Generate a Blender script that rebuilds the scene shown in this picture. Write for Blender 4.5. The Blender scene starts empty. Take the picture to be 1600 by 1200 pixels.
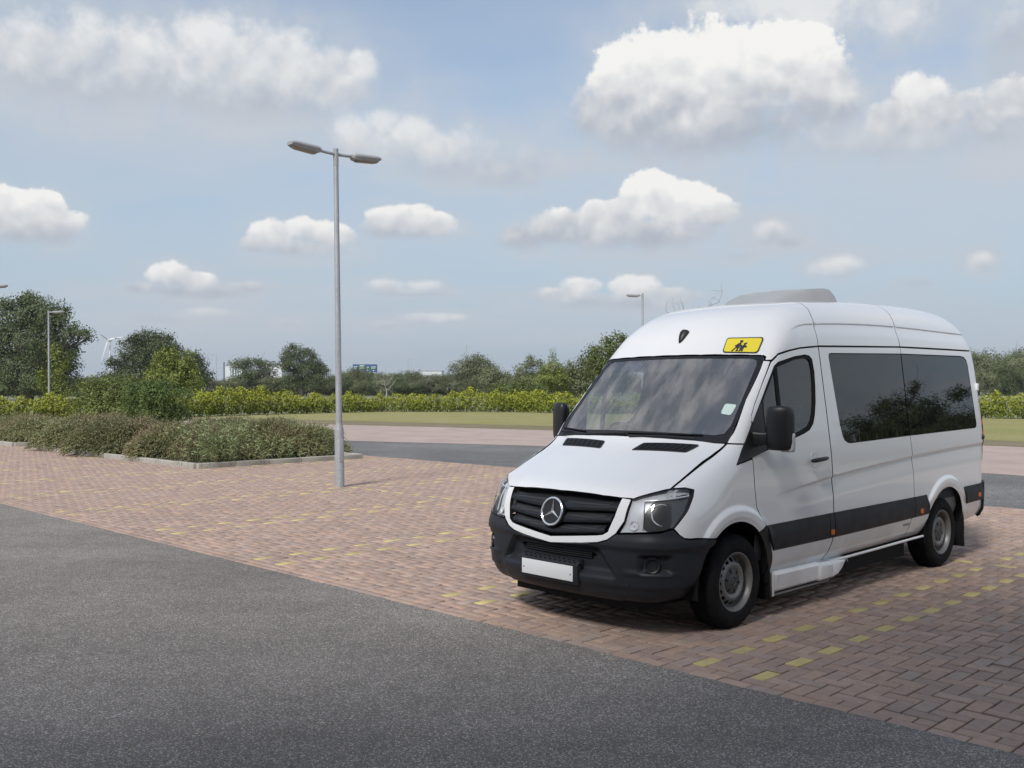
import bpy, bmesh, math, random
import numpy as np
from mathutils import Vector, Matrix, Quaternion
from mathutils.geometry import delaunay_2d_cdt

S = bpy.context.scene
COL = S.collection
# ------------------------------------------------------------------ camera
CAM_H = 1.79
FPX, HOR = 1536.0, 606.0            # focal length and horizon row of the 1600 x 1200 frame
cam_data = bpy.data.cameras.new('camera')
cam_data.sensor_width = 36.0
cam_data.lens = 36.0 * FPX / 1600.0
cam_data.clip_start = 0.1
cam_data.clip_end = 12000.0
cam = bpy.data.objects.new('camera', cam_data)
COL.objects.link(cam)
cam.location = (0, 0, CAM_H)
cam.rotation_euler = (math.pi / 2 + math.atan((HOR - 600) / FPX), 0, 0)
S.camera = cam
S.cycles.use_denoising = True
S.cycles.max_bounces = 8
S.cycles.transparent_max_bounces = 16
S.cycles.caustics_reflective = False
S.cycles.caustics_refractive = False
S.view_settings.view_transform = 'Standard'
S.view_settings.look = 'None'
S.view_settings.gamma = 1.0
S.view_settings.use_curve_mapping = False
S.view_settings.exposure = 0.0

# ------------------------------------------------------------------ sun and sky
SUN_AZ = math.radians(-152)         # compass-like: 0 = +Y (view direction), positive to the right
SUN_EL = math.radians(44)
SUN_DIR = Vector((math.sin(SUN_AZ) * math.cos(SUN_EL), math.cos(SUN_AZ) * math.cos(SUN_EL), math.sin(SUN_EL)))
sl = bpy.data.lights.new('sun', 'SUN')
sl.energy = 3.4
sl.angle = math.radians(11)
sl.color = (1.0, 0.965, 0.925)
so = bpy.data.objects.new('sun', sl)
COL.objects.link(so)
so.location = SUN_DIR * 200
so.rotation_euler = SUN_DIR.to_track_quat('Z', 'Y').to_euler()

world = bpy.data.worlds.new('World')
S.world = world
world.use_nodes = True


class NT:
    """small helper round a node tree"""
    def __init__(self, tree):
        self.t = tree
        self.n = tree.nodes
        self.l = tree.links

    def node(self, kind, **kw):
        nd = self.n.new(kind)
        for k, v in kw.items():
            setattr(nd, k, v)
        return nd

    def put(self, sock, v):
        if v is None:
            return
        if isinstance(v, bpy.types.NodeSocket):
            self.l.new(v, sock)
        else:
            sock.default_value = v

    def m(self, op, a, b=None, c=None, clamp=False):
        nd = self.node('ShaderNodeMath', operation=op, use_clamp=clamp)
        self.put(nd.inputs[0], a)
        self.put(nd.inputs[1], b)
        self.put(nd.inputs[2], c)
        return nd.outputs[0]

    def vm(self, op, a, b=None, scale=None):
        nd = self.node('ShaderNodeVectorMath', operation=op)
        self.put(nd.inputs[0], a)
        self.put(nd.inputs[1], b)
        if scale is not None:
            self.put(nd.inputs['Scale'], scale)
        return nd.outputs['Value'] if op in ('LENGTH', 'DOT_PRODUCT') else nd.outputs[0]

    def ss(self, lo, hi, x):
        nd = self.node('ShaderNodeMapRange', interpolation_type='SMOOTHSTEP')
        self.put(nd.inputs['Value'], x)
        self.put(nd.inputs['From Min'], lo)
        self.put(nd.inputs['From Max'], hi)
        return nd.outputs[0]

    def mr(self, x, a, b, c, d, clamp=True):
        nd = self.node('ShaderNodeMapRange', clamp=clamp)
        for i, v in enumerate((x, a, b, c, d)):
            self.put(nd.inputs[i], v)
        return nd.outputs[0]

    def noise(self, vec, scale, detail=4, rough=.5, dist=0., lac=2., dim='3D', color=False):
        nd = self.node('ShaderNodeTexNoise', noise_dimensions=dim)
        if vec is not None:
            self.put(nd.inputs['Vector'], vec)
        for k, v in (('Scale', scale), ('Detail', detail), ('Roughness', rough), ('Distortion', dist), ('Lacunarity', lac)):
            self.put(nd.inputs[k], v)
        return nd.outputs[1 if color else 0]

    def mix(self, f, a, b, blend='MIX'):
        nd = self.node('ShaderNodeMix', data_type='RGBA', blend_type=blend)
        self.put(nd.inputs[0], f)
        self.put(nd.inputs[6], a if not isinstance(a, tuple) or len(a) == 4 else (*a, 1))
        self.put(nd.inputs[7], b if not isinstance(b, tuple) or len(b) == 4 else (*b, 1))
        return nd.outputs[2]

    def ramp(self, x, stops, interp='LINEAR'):
        nd = self.node('ShaderNodeValToRGB')
        cr = nd.color_ramp
        cr.interpolation = interp
        while len(cr.elements) > 1:
            cr.elements.remove(cr.elements[-1])
        cr.elements[0].position = stops[0][0]
        cr.elements[0].color = (*stops[0][1], 1)
        for p, c in stops[1:]:
            e = cr.elements.new(p)
            e.color = (*c, 1)
        self.put(nd.inputs[0], x)
        return nd.outputs[0]


def build_world():
    t = NT(world.node_tree)
    t.n.clear()
    out = t.node('ShaderNodeOutputWorld')
    bg = t.node('ShaderNodeBackground')
    STR = 0.15
    bg.inputs['Strength'].default_value = STR
    t.l.new(bg.outputs[0], out.inputs[0])
    sky = t.node('ShaderNodeTexSky', sky_type='NISHITA')
    sky.sun_disc = False
    sky.sun_elevation = SUN_EL
    sky.sun_rotation = SUN_AZ
    sky.altitude = 50
    sky.air_density = 1.0
    sky.dust_density = 1.2
    sky.ozone_density = 1.5
    tc = t.node('ShaderNodeTexCoord')
    d = t.vm('NORMALIZE', tc.outputs['Generated'])
    sp = t.node('ShaderNodeSeparateXYZ')
    t.l.new(d, sp.inputs[0])
    X, Y, Z = sp.outputs
    az = t.m('ARCTAN2', X, Y)
    el = t.m('ARCSINE', Z)
    # edge noise for the cumulus, and the same noise a little towards the sun for relief
    def lobes(vec, detail):
        vo = t.node('ShaderNodeTexVoronoi', feature='F1')
        t.put(vo.inputs['Vector'], vec)
        vo.inputs['Scale'].default_value = 27
        vo.inputs['Detail'].default_value = detail
        vo.inputs['Roughness'].default_value = .55
        vo.inputs['Lacunarity'].default_value = 2.2
        vo.normalize = True
        return t.m('SUBTRACT', 1.0, vo.outputs['Distance'])
    nc = t.noise(d, 11, 3, .5, color=True)
    warp = t.vm('ADD', d, t.vm('SCALE', t.vm('SUBTRACT', nc, (.5, .5, .5)), scale=.045))
    nf = t.noise(d, 19, 8, .62)
    lb = lobes(warp, 2.0)
    lb2 = lobes(t.vm('ADD', warp, (-.005, -.003, .013)), 1.0)
    relief = t.m('SUBTRACT', lb, lb2)
    edge = t.m('ADD', t.m('MULTIPLY', t.m('SUBTRACT', lb, .62), .62), t.m('MULTIPLY', t.m('SUBTRACT', nf, .5), 1.75))
    # base row, top row, opacity, then lobes (u, v, half width, half height) in pixels of the 1600 frame
    clouds = [
        (250, 30, 1.0, [(1040, 118, 95, 78), (1150, 92, 105, 62), (1235, 112, 85, 58), (1120, 165, 175, 82), (925, 185, 48, 46), (965, 160, 60, 48), (1290, 165, 75, 62), (1150, 208, 220, 48), (1000, 195, 110, 55)]),
        (225, 100, .95, [(1440, 148, 48, 42), (1475, 180, 62, 40), (1395, 185, 55, 34), (1550, 185, 85, 55)]),
        (402, 268, 1.0, [(1018, 305, 44, 34), (1062, 325, 62, 36), (1112, 336, 44, 26), (960, 340, 62, 28), (880, 360, 72, 30), (815, 372, 52, 24), (1000, 368, 150, 30)]),
        (490, 425, .85, [(915, 447, 42, 18), (980, 449, 52, 20), (1050, 464, 58, 15), (870, 462, 45, 14), (960, 468, 135, 17)]),
        (412, 336, .95, [(470, 356, 32, 17), (430, 367, 42, 22), (505, 367, 52, 22), (400, 382, 32, 14), (470, 387, 90, 18)]),
        (382, 314, .95, [(600, 343, 35, 22), (642, 339, 36, 20), (682, 352, 32, 18), (632, 360, 78, 19)]),
        (388, 290, 1.0, [(25, 330, 50, 36), (70, 324, 40, 30), (102, 350, 34, 26), (40, 362, 95, 22)]),
        (470, 405, .95, [(255, 431, 36, 22), (300, 442, 36, 18), (220, 450, 36, 13), (388, 449, 36, 12), (300, 457, 115, 12)]),
        (468, 430, .6, [(600, 447, 42, 13), (662, 448, 40, 12), (640, 457, 95, 9)]),
        (520, 484, .6, [(600, 508, 28, 9), (675, 497, 46, 11), (712, 496, 24, 8)]),
        (200, 10, .72, [(340, 68, 85, 50), (435, 80, 80, 50), (505, 112, 60, 44), (565, 102, 40, 24), (240, 100, 120, 60), (110, 100, 170, 75), (380, 135, 210, 60)]),
        (300, 162, .62, [(590, 190, 38, 25), (645, 207, 42, 25), (560, 207, 52, 36), (700, 242, 105, 45), (790, 265, 95, 36)]),
        (95, -30, .62, [(1240, 8, 160, 45), (1400, 28, 75, 45), (1590, 55, 55, 62), (1575, 110, 50, 40)]),
        (250, 170, .45, [(1460, 212, 180, 42), (1310, 218, 120, 36)]),
        (394, 328, .62, [(1205, 366, 36, 22), (1232, 379, 28, 13), (1150, 402, 38, 10)]),
        (442, 392, .6, [(1315, 417, 46, 21), (1435, 444, 38, 9), (1530, 412, 25, 18)]),
        (512, 476, .45, [(250, 498, 75, 10), (325, 488, 42, 8), (450, 505, 20, 8), (1000, 535, 130, 8)]),
    ]
    P2 = t.node('ShaderNodeCombineXYZ')
    t.put(P2.inputs[0], az)
    t.put(P2.inputs[1], el)
    P2 = P2.outputs[0]
    Asum = None
    Tsum = None
    Amax = None
    Halo = None
    for (vb, vt, op, lob) in clouds:
        rm = None
        uc = sum(l[0] for l in lob) / len(lob)
        rr = math.hypot(FPX, uc - 800)
        eb, et = math.atan((HOR - vb) / rr), math.atan((HOR - vt) / rr)
        for (u, v, w, h) in lob:
            a0 = math.atan((u - 800) / FPX)
            e0 = math.atan((HOR - v) / math.hypot(FPX, u - 800))
            iw = FPX / w / math.cos(a0) ** 2
            ih = FPX / h / math.cos(a0)
            nd = t.node('ShaderNodeVectorMath', operation='MULTIPLY_ADD')
            t.put(nd.inputs[0], P2)
            nd.inputs[1].default_value = (iw, ih, 0)
            nd.inputs[2].default_value = (-a0 * iw, -e0 * ih, 0)
            r = t.vm('LENGTH', nd.outputs[0])
            rm = r if rm is None else t.m('SMOOTH_MIN', rm, r, .18)
        Tc = t.mr(el, eb, et, 0., 1., clamp=False)
        dd = t.m('ADD', t.m('SUBTRACT', 1.08, rm), edge)
        hi = t.mr(Tc, .12, .65, .95, .20 + (1 - op) * 1.5)
        ac = t.m('MULTIPLY', t.ss(0., hi, dd), t.mr(Tc, -.12, .22, op * .35, op))
        Asum = ac if Asum is None else t.m('ADD', Asum, ac)
        ta = t.m('MULTIPLY', ac, Tc)
        Tsum = ta if Tsum is None else t.m('ADD', Tsum, ta)
        Amax = ac if Amax is None else t.m('MAXIMUM', Amax, ac)
        hl_ = t.m('MULTIPLY', t.ss(2.3, .7, rm), .8 if op > .5 else .5)
        Halo = hl_ if Halo is None else t.m('MAXIMUM', Halo, hl_)
    T = t.m('DIVIDE', Tsum, t.m('ADD', Asum, .001))
    # cumulus of the same kind all round, where the photograph does not look
    zc = t.m('ADD', t.m('MAXIMUM', Z, 0.0), .12)
    pl = t.node('ShaderNodeCombineXYZ')
    t.put(pl.inputs[0], t.m('DIVIDE', X, zc))
    t.put(pl.inputs[1], t.m('DIVIDE', Y, zc))
    gen = t.noise(pl.outputs[0], .75, 4, .56)
    outside = t.m('MAXIMUM', t.ss(.50, .72, t.m('ABSOLUTE', az)), t.ss(.38, .52, el))
    genD = t.m('SUBTRACT', t.m('MULTIPLY', t.m('SUBTRACT', gen, .47), 3.2), t.m('MULTIPLY', t.m('SUBTRACT', 1.0, outside), 2.0))
    alpha_in = Amax
    alpha_gen = t.m('MULTIPLY', t.ss(0., .5, genD), .85)
    alpha = t.m('MAXIMUM', alpha_in, alpha_gen)
    lit = t.m('ADD', t.m('MULTIPLY', t.m('SUBTRACT', T, .06), 1.15), t.m('MULTIPLY', relief, .9))
    lit = t.m('ADD', lit, t.m('MULTIPLY', t.m('SUBTRACT', nf, .5), .55))
    lit = t.m('ADD', lit, t.m('MULTIPLY', outside, .35), clamp=True)
    k = 1.0 / STR
    ccol = t.ramp(lit, [(0, (.44, .485, .555)), (.20, (.51, .545, .605)), (.45, (.68, .70, .725)), (.80, (.94, .93, .905))])
    # thin high veil, streaked
    st = t.node('ShaderNodeMapping')
    t.put(st.inputs['Vector'], pl.outputs[0])
    st.inputs['Scale'].default_value = (.55, .8, 1)
    st.inputs['Rotation'].default_value = (0, 0, .25)
    veil = t.noise(st.outputs[0], .62, 5, .58)
    veil_a = t.m('MULTIPLY', t.ss(.35, .64, veil), .68)
    veil_a = t.m('ADD', veil_a, .05)
    veil_a = t.m('ADD', veil_a, t.m('MULTIPLY', Halo, t.mr(nf, .30, .68, .10, .85)), clamp=True)
    # measured haze: the low sky pales towards the horizon in every direction
    skyc = t.mix(1.0, sky.outputs[0], (1.18, 1.10, 1.04), 'MULTIPLY')
    base = t.mix(t.m('MULTIPLY', t.ss(.50, -.02, el), .92), skyc, (.415 * k, .53 * k, .65 * k))
    base = t.mix(veil_a, base, (.565 * k, .612 * k, .672 * k))
    cc = t.mix(1.0, ccol, (k, k, k), 'MULTIPLY')
    # far clouds near the horizon fade into the haze
    fade = t.mr(el, 0., .11, .45, 1.)
    al = t.m('MULTIPLY', alpha, fade)
    col = t.mix(al, base, cc)
    # below the horizon: ground tone
    col = t.mix(t.ss(-.005, -.05, el), col, (.16 * k, .17 * k, .14 * k))
    t.put(bg.inputs['Color'], col)


build_world()
world.cycles.sampling_method = 'MANUAL'
world.cycles.sample_map_resolution = 1024

# ------------------------------------------------------------------ helpers
RNG = np.random.default_rng(7)
rnd = random.Random(11)


def at_px(u, v, z=0.0):
    """point of the plane at height z that lies at this place of the survey picture"""
    dist = (CAM_H - z) * FPX / (v - HOR)
    return ((u - 800) / FPX * dist, dist)


def at_d(u, dist):
    return ((u - 800) / FPX * dist, dist)


def tag(o, label=None, cat=None, group=None, kind=None):
    if label:
        o['label'] = label
    if cat:
        o['category'] = cat
    if group:
        o['group'] = group
    if kind:
        o['kind'] = kind
    return o


def empty(name, loc=(0, 0, 0), rz=0.0):
    o = bpy.data.objects.new(name, None)
    o.empty_display_size = .2
    COL.objects.link(o)
    o.location = loc
    o.rotation_euler = (0, 0, rz)
    return o


def link(name, me, mat=None, parent=None):
    o = bpy.data.objects.new(name, me)
    if mat is not None and not me.materials:
        me.materials.append(mat)
    COL.objects.link(o)
    if parent is not None:
        o.parent = parent
    return o


def mesh(name, V, Fc, mat=None, parent=None, smooth=False, sharp=None):
    me = bpy.data.meshes.new(name)
    me.from_pydata([tuple(map(float, v)) for v in V], [], [tuple(int(i) for i in f) for f in Fc])
    me.update()
    if smooth:
        if sharp is None:
            me.shade_smooth()
        else:
            me.shade_smooth()
            me.set_sharp_from_angle(angle=math.radians(sharp))
    return link(name, me, mat, parent)


def fast_mesh(V, Q):
    """big quad or triangle mesh from numpy arrays"""
    me = bpy.data.meshes.new('m')
    k = Q.shape[1]
    me.vertices.add(len(V))
    me.vertices.foreach_set('co', np.ascontiguousarray(V, dtype=np.float32).ravel())
    me.loops.add(len(Q) * k)
    me.loops.foreach_set('vertex_index', np.ascontiguousarray(Q, dtype=np.int32).ravel())
    me.polygons.add(len(Q))
    me.polygons.foreach_set('loop_start', np.arange(0, len(Q) * k, k, dtype=np.int32))
    me.update(calc_edges=True)
    me.validate()
    return me


class MB:
    """collects simple solids into one mesh"""
    def __init__(self):
        self.v = []
        self.f = []

    def add(self, V, Fc):
        b = len(self.v)
        self.v += [tuple(p) for p in V]
        self.f += [tuple(i + b for i in f) for f in Fc]
        return self

    def box(self, c, s, rot=None):
        x, y, z = (k / 2 for k in s)
        V = [Vector((a, b, d)) for a in (-x, x) for b in (-y, y) for d in (-z, z)]
        if rot is not None:
            V = [rot @ p for p in V]
        V = [p + Vector(c) for p in V]
        return self.add(V, [(0, 1, 3, 2), (4, 6, 7, 5), (0, 4, 5, 1), (2, 3, 7, 6), (0, 2, 6, 4), (1, 5, 7, 3)])

    def tube(self, pts, rad, n=10, cap=True):
        pts = [Vector(p) for p in pts]
        if not hasattr(rad, '__len__'):
            rad = [rad] * len(pts)
        V = []
        ref = None
        for i, p in enumerate(pts):
            d = (pts[min(i + 1, len(pts) - 1)] - pts[max(i - 1, 0)]).normalized()
            if ref is None:
                ref = Vector((0, 0, 1)) if abs(d.z) < .9 else Vector((1, 0, 0))
            a = (ref - d * ref.dot(d)).normalized()
            b = d.cross(a)
            ref = a
            for k in range(n):
                t = 2 * math.pi * k / n
                V.append(p + (a * math.cos(t) + b * math.sin(t)) * rad[i])
        Fc = []
        for i in range(len(pts) - 1):
            for k in range(n):
                Fc.append((i * n + k, i * n + (k + 1) % n, (i + 1) * n + (k + 1) % n, (i + 1) * n + k))
        if cap:
            Fc.append(tuple(range(n - 1, -1, -1)))
            Fc.append(tuple(range((len(pts) - 1) * n, len(pts) * n)))
        return self.add(V, Fc)

    def lathe(self, prof, n=48, axis='z', c=(0, 0, 0), closed=False):
        """prof: list of (radius, height)"""
        V = []
        for (r, h) in prof:
            for k in range(n):
                t = 2 * math.pi * k / n
                a, b = r * math.cos(t), r * math.sin(t)
                p = {'z': (a, b, h), 'y': (b, h, a), 'x': (h, a, b)}[axis]
                V.append((p[0] + c[0], p[1] + c[1], p[2] + c[2]))
        Fc = []
        m = len(prof)
        for i in range(m if closed else m - 1):
            j = (i + 1) % m
            for k in range(n):
                Fc.append((i * n + k, i * n + (k + 1) % n, j * n + (k + 1) % n, j * n + k))
        return self.add(V, Fc)

    def build(self, name, mat, parent=None, smooth=True, sharp=35, bevel=0, seg=2):
        o = mesh(name, self.v, self.f, mat, parent)
        me = o.data
        bm = bmesh.new()
        bm.from_mesh(me)
        bmesh.ops.recalc_face_normals(bm, faces=bm.faces)
        if bevel:
            es = [e for e in bm.edges if len(e.link_faces) == 2 and e.calc_face_angle(0) > math.radians(30)]
            bmesh.ops.bevel(bm, geom=es, offset=bevel, segments=seg, affect='EDGES', profile=.6, clamp_overlap=True)
        bm.to_mesh(me)
        bm.free()
        if smooth:
            me.shade_smooth()
            me.set_sharp_from_angle(angle=math.radians(sharp))
        return o


def new_mat(name):
    m = bpy.data.materials.new(name)
    m.use_nodes = True
    t = NT(m.node_tree)
    b = [n for n in t.n if n.type == 'BSDF_PRINCIPLED'][0]
    return m, t, b


def bump(t, b, h, strength=.3, dist=.01):
    nd = t.node('ShaderNodeBump')
    nd.inputs['Strength'].default_value = strength
    nd.inputs['Distance'].default_value = dist
    t.put(nd.inputs['Height'], h)
    t.l.new(nd.outputs[0], b.inputs['Normal'])


def simple(name, col, rough=.5, metal=0., spec=.5, noise_amt=0., noise_scale=8., coat=0., bump_s=0., bump_scale=200.):
    m, t, b = new_mat(name)
    b.inputs['Roughness'].default_value = rough
    b.inputs['Metallic'].default_value = metal
    b.inputs['Specular IOR Level'].default_value = spec
    b.inputs['Coat Weight'].default_value = coat
    b.inputs['Coat Roughness'].default_value = .04
    tc = t.node('ShaderNodeTexCoord').outputs['Object']
    if noise_amt:
        n = t.noise(tc, noise_scale, 5, .6)
        t.put(b.inputs['Base Color'], t.mix(t.m('MULTIPLY', t.ss(.3, .75, n), noise_amt), (*col, 1), tuple(c * .45 for c in col) + (1,)))
        t.put(b.inputs['Roughness'], t.mr(n, .3, .7, rough * .85, min(1, rough * 1.2)))
    else:
        b.inputs['Base Color'].default_value = (*col, 1)
    if bump_s:
        bump(t, b, t.noise(tc, bump_scale, 3, .6), bump_s, .002)
    return m


# ------------------------------------------------------------------ paving frame
U2 = Vector((.7057, -.7085))        # along the edge of the paving, towards the right of the picture
V2 = Vector((.7085, .7057))         # away from the drive
V_EDGE = 5.13
UNIT = .106


def pv(u, v, z=0.0):
    """paving coordinates (u along the edge, v behind the edge) to world"""
    p = U2 * u + V2 * (v + V_EDGE)
    return (p.x, p.y, z)


def mat_asphalt(name, base, scale=1.0):
    m, t, b = new_mat(name)
    tc = t.node('ShaderNodeTexCoord').outputs['Object']
    vo = t.node('ShaderNodeTexVoronoi', feature='F1')
    t.put(vo.inputs['Vector'], tc)
    vo.inputs['Scale'].default_value = 100 * scale
    vo2 = t.node('ShaderNodeTexVoronoi', feature='F1')
    t.put(vo2.inputs['Vector'], tc)
    vo2.inputs['Scale'].default_value = 260 * scale
    sp = t.node('ShaderNodeSeparateColor')
    t.l.new(vo.outputs['Color'], sp.inputs[0])
    sp2 = t.node('ShaderNodeSeparateColor')
    t.l.new(vo2.outputs['Color'], sp2.inputs[0])
    stone = t.m('MULTIPLY', t.m('POWER', sp.outputs[0], 2.4), 1.45)
    fine = t.m('MULTIPLY', sp2.outputs[1], .55)
    big = t.noise(tc, .45, 4, .55)
    mid = t.noise(tc, 5, 4, .6)
    gap = t.ss(.75, .2, vo.outputs['Distance'])
    v = t.m('ADD', t.m('MULTIPLY', stone, gap), fine)
    v = t.m('ADD', v, .27)
    # rolled tracks along the drive, darker patches and a few dribbles of oil
    trk = t.node('ShaderNodeMapping')
    t.put(trk.inputs[0], tc)
    trk.inputs['Rotation'].default_value = (0, 0, math.atan2(.7085, .7057))
    trk.inputs['Scale'].default_value = (.05, .9, 1)
    tn = t.noise(trk.outputs[0], 1.0, 3, .55)
    v = t.m('MULTIPLY', v, t.mr(tn, .35, .65, .90, 1.08))
    pn = t.noise(tc, .22, 2, .5)
    v = t.m('MULTIPLY', v, t.mr(pn, .40, .60, .90, 1.06))
    oil = t.ss(.73, .80, t.noise(tc, 2.3, 2, .5))
    v = t.m('MULTIPLY', v, t.mr(oil, 0., 1., 1., .72))
    v = t.m('MULTIPLY', v, t.mr(big, .3, .7, .86, 1.12))
    v = t.m('MULTIPLY', v, t.mr(mid, .3, .7, .90, 1.10))
    warm = t.mix(sp.outputs[1], (*[c * k for c, k in zip(base, (1.05, 1.0, .94))], 1), (*[c * k for c, k in zip(base, (.96, 1.0, 1.06))], 1))
    t.put(b.inputs['Base Color'], t.mix(1.0, warm, v, 'MULTIPLY'))
    b.inputs['Roughness'].default_value = .85
    b.inputs['Specular IOR Level'].default_value = .35
    bump(t, b, t.m('ADD', vo.outputs['Distance'], t.m('MULTIPLY', vo2.outputs['Distance'], .4)), .55, .006)
    return m


M_ASPH = mat_asphalt('asphalt', (.300, .276, .252))
M_LANE = mat_asphalt('asphalt_lane', (.230, .226, .224), .6)


def mat_brick():
    m, t, b = new_mat('clay_block')
    at = t.node('ShaderNodeAttribute', attribute_name='tone')
    tc = t.node('ShaderNodeNewGeometry').outputs['Position']
    grit = t.noise(tc, 160, 4, .7)
    soil = t.noise(tc, 1.3, 5, .6)
    soil2 = t.noise(tc, 14, 4, .6)
    c = t.mix(1.0, at.outputs['Color'], t.mr(grit, .3, .7, .82, 1.16), 'MULTIPLY')
    c = t.mix(1.0, c, t.mr(soil2, .3, .7, .88, 1.10), 'MULTIPLY')
    c = t.mix(t.m('MULTIPLY', t.ss(.5, .72, soil), .22), c, (.24, .195, .165, 1))
    wet = t.ss(.66, .76, t.noise(tc, .9, 3, .6))
    c = t.mix(t.m('MULTIPLY', wet, .18), c, (.13, .105, .09, 1))
    ms = t.ss(.60, .74, t.noise(tc, 3.1, 5, .65))
    c = t.mix(t.m('MULTIPLY', ms, .10), c, (.16, .17, .10, 1))
    t.put(b.inputs['Base Color'], c)
    b.inputs['Roughness'].default_value = .82
    b.inputs['Specular IOR Level'].default_value = .35
    bump(t, b, grit, .35, .003)
    return m


M_BRICK = mat_brick()
M_SAND = simple('jointing_sand', (.030, .025, .020), .95, noise_amt=.5, noise_scale=40)


def brick_far():
    m, t, b = new_mat('far_block_paving')
    tc = t.node('ShaderNodeTexCoord').outputs['Object']
    br = t.node('ShaderNodeTexBrick')
    t.put(br.inputs['Vector'], tc)
    br.inputs['Color1'].default_value = (.46, .36, .315, 1)
    br.inputs['Color2'].default_value = (.43, .335, .295, 1)
    br.inputs['Mortar'].default_value = (.30, .24, .21, 1)
    br.inputs['Scale'].default_value = 1
    br.inputs['Mortar Size'].default_value = .006
    br.inputs['Brick Width'].default_value = .212
    br.inputs['Row Height'].default_value = .106
    n = t.noise(tc, .7, 5, .6)
    t.put(b.inputs['Base Color'], t.mix(1.0, br.outputs[0], t.mr(n, .3, .7, .86, 1.1), 'MULTIPLY'))
    b.inputs['Roughness'].default_value = .85
    return m


M_BRICKFAR = brick_far()


def mat_grass(name, a, b2, c2, s1=.5):
    m, t, b = new_mat(name)
    tc = t.node('ShaderNodeTexCoord').outputs['Object']
    n1 = t.noise(tc, s1, 5, .6)
    n2 = t.noise(tc, 9, 5, .7)
    n3 = t.noise(tc, s1 * .22, 3, .5)
    c = t.mix(t.ss(.35, .7, n1), (*a, 1), (*b2, 1))
    c = t.mix(t.m('MULTIPLY', t.ss(.5, .7, n3), .7), c, (*c2, 1))
    c = t.mix(1.0, c, t.mr(n2, .25, .75, .55, 1.35), 'MULTIPLY')
    t.put(b.inputs['Base Color'], c)
    b.inputs['Roughness'].default_value = .95
    b.inputs['Specular IOR Level'].default_value = .2
    bump(t, b, n2, .6, .08)
    return m


M_FIELD = mat_grass('field_grass', (.22, .235, .12), (.26, .26, .15), (.20, .22, .11), .12)
M_VERGE = mat_grass('verge_grass', (.30, .285, .11), (.34, .31, .15), (.26, .265, .095), .35)
M_WORN = mat_grass('worn_grass', (.22, .19, .11), (.27, .225, .155), (.20, .185, .09), .8)


def sheet(name, pts, z, mat, kind='structure', thick=None):
    V = [(x, y, z) for x, y in pts]
    o = mesh(name, V, [tuple(range(len(V)))], mat)
    bm = bmesh.new()
    bm.from_mesh(o.data)
    for f in bm.faces:
        if f.normal.z < 0:
            f.normal_flip()
    bmesh.ops.triangulate(bm, faces=bm.faces)
    bm.to_mesh(o.data)
    bm.free()
    o['kind'] = kind
    return o


# terrain to the horizon
sheet('field', [(-2600, -400), (2600, -400), (2600, 3400), (-2600, 3400)], -.10, M_FIELD)
# the drive nearest the camera
def pxy(u, v):
    p = pv(u, v)
    return (p[0], p[1])
_r = random.Random(5)
_edge = [pxy(45, 0)]
_u = 12.0
while _u > -36:
    _edge.append(pxy(_u, .004 + _r.gauss(0, .0045) + .006 * math.sin(_u * 2.3)))
    _u -= _r.uniform(.02, .07)
_edge.append(pxy(-70, 0))
sheet('driveway', [pxy(-70, -26), pxy(45, -26)] + _edge, .0015, M_ASPH)
# lane behind the second row of bays; its far side and the paving beyond follow the survey
far_near = [at_px(300, 684.5), at_px(545, 688.5), at_px(867, 697), at_px(1200, 716), at_px(1570, 741), at_px(1900, 765)]
far_far = [at_px(300, 657.5), at_px(535, 663.5), at_px(700, 667.5), at_px(867, 672.5), at_px(1200, 683), at_px(1570, 697), at_px(1900, 712)]
lane_near = [pxy(-70, 10.45), pxy(45, 10.45)]
fl = Vector(far_near[0]) + (Vector(far_near[0]) - Vector(far_near[1])).normalized() * 25
fr = Vector(far_near[-1]) + (Vector(far_near[-1]) - Vector(far_near[-2])).normalized() * 18
sheet('access_lane', lane_near + [tuple(fr)] + far_near[::-1] + [tuple(fl)], -.008, M_LANE)
gl = Vector(far_far[0]) + Vector((-22, 10))
gr = Vector(far_far[-1]) + (Vector(far_far[-1]) - Vector(far_far[-2])).normalized() * 18
sheet('far_paving', [tuple(fl)] + far_near + [tuple(fr), tuple(gr)] + far_far[::-1] + [tuple(gl)], -.004, M_BRICKFAR)
hedge_px = [(-330, 668), (-60, 660), (110, 657), (290, 652.5), (420, 648), (600, 643.5), (800, 644.5), (900, 646.5), (1200, 650), (1600, 655), (1950, 662)]
hedge_base = [at_px(*p) for p in hedge_px]
# worn strip along the paving, then the mown verge up to the hedge
def push(p, k):
    v = Vector(p)
    return tuple(v * k)
worn = [push(p, 1.11 + .012 * math.sin(i * 2.1)) for i, p in enumerate(far_far)]
sheet('worn_verge', [tuple(gl)] + far_far + [tuple(gr), push(gr, 1.06)] + worn[::-1] + [push(gl, 1.06)], .002, M_WORN)
sheet('verge', [push(gl, 1.05)] + worn + [push(gr, 1.06)] + [push(p, 1.03) for p in hedge_base[::-1]], .006, M_VERGE)

# ------------------------------------------------------------------ block paving: clay blocks in herringbone
REDS = [(0.429, 0.309, 0.244), (0.397, 0.287, 0.233), (0.456, 0.331, 0.267), (0.375, 0.275, 0.229), (0.42, 0.296, 0.229), (0.388, 0.299, 0.254), (0.355, 0.261, 0.219), (0.438, 0.309, 0.241)]
YELLOW = [(.60, .49, .215), (.56, .465, .215), (.52, .43, .20)]
NV = 98                              # rows of units from the edge course to the lane
U_MIN, U_MAX = -330, 40              # columns of units
bays = [-35 - 26 * k for k in range(-1, 9)]     # first column of each pair of marked columns


def yellow_at(col, row, vert):
    if vert:
        if row < 48 or row > 52:
            for c0 in bays:
                if col in (c0, c0 + 4):
                    return True
        return False
    return False


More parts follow.
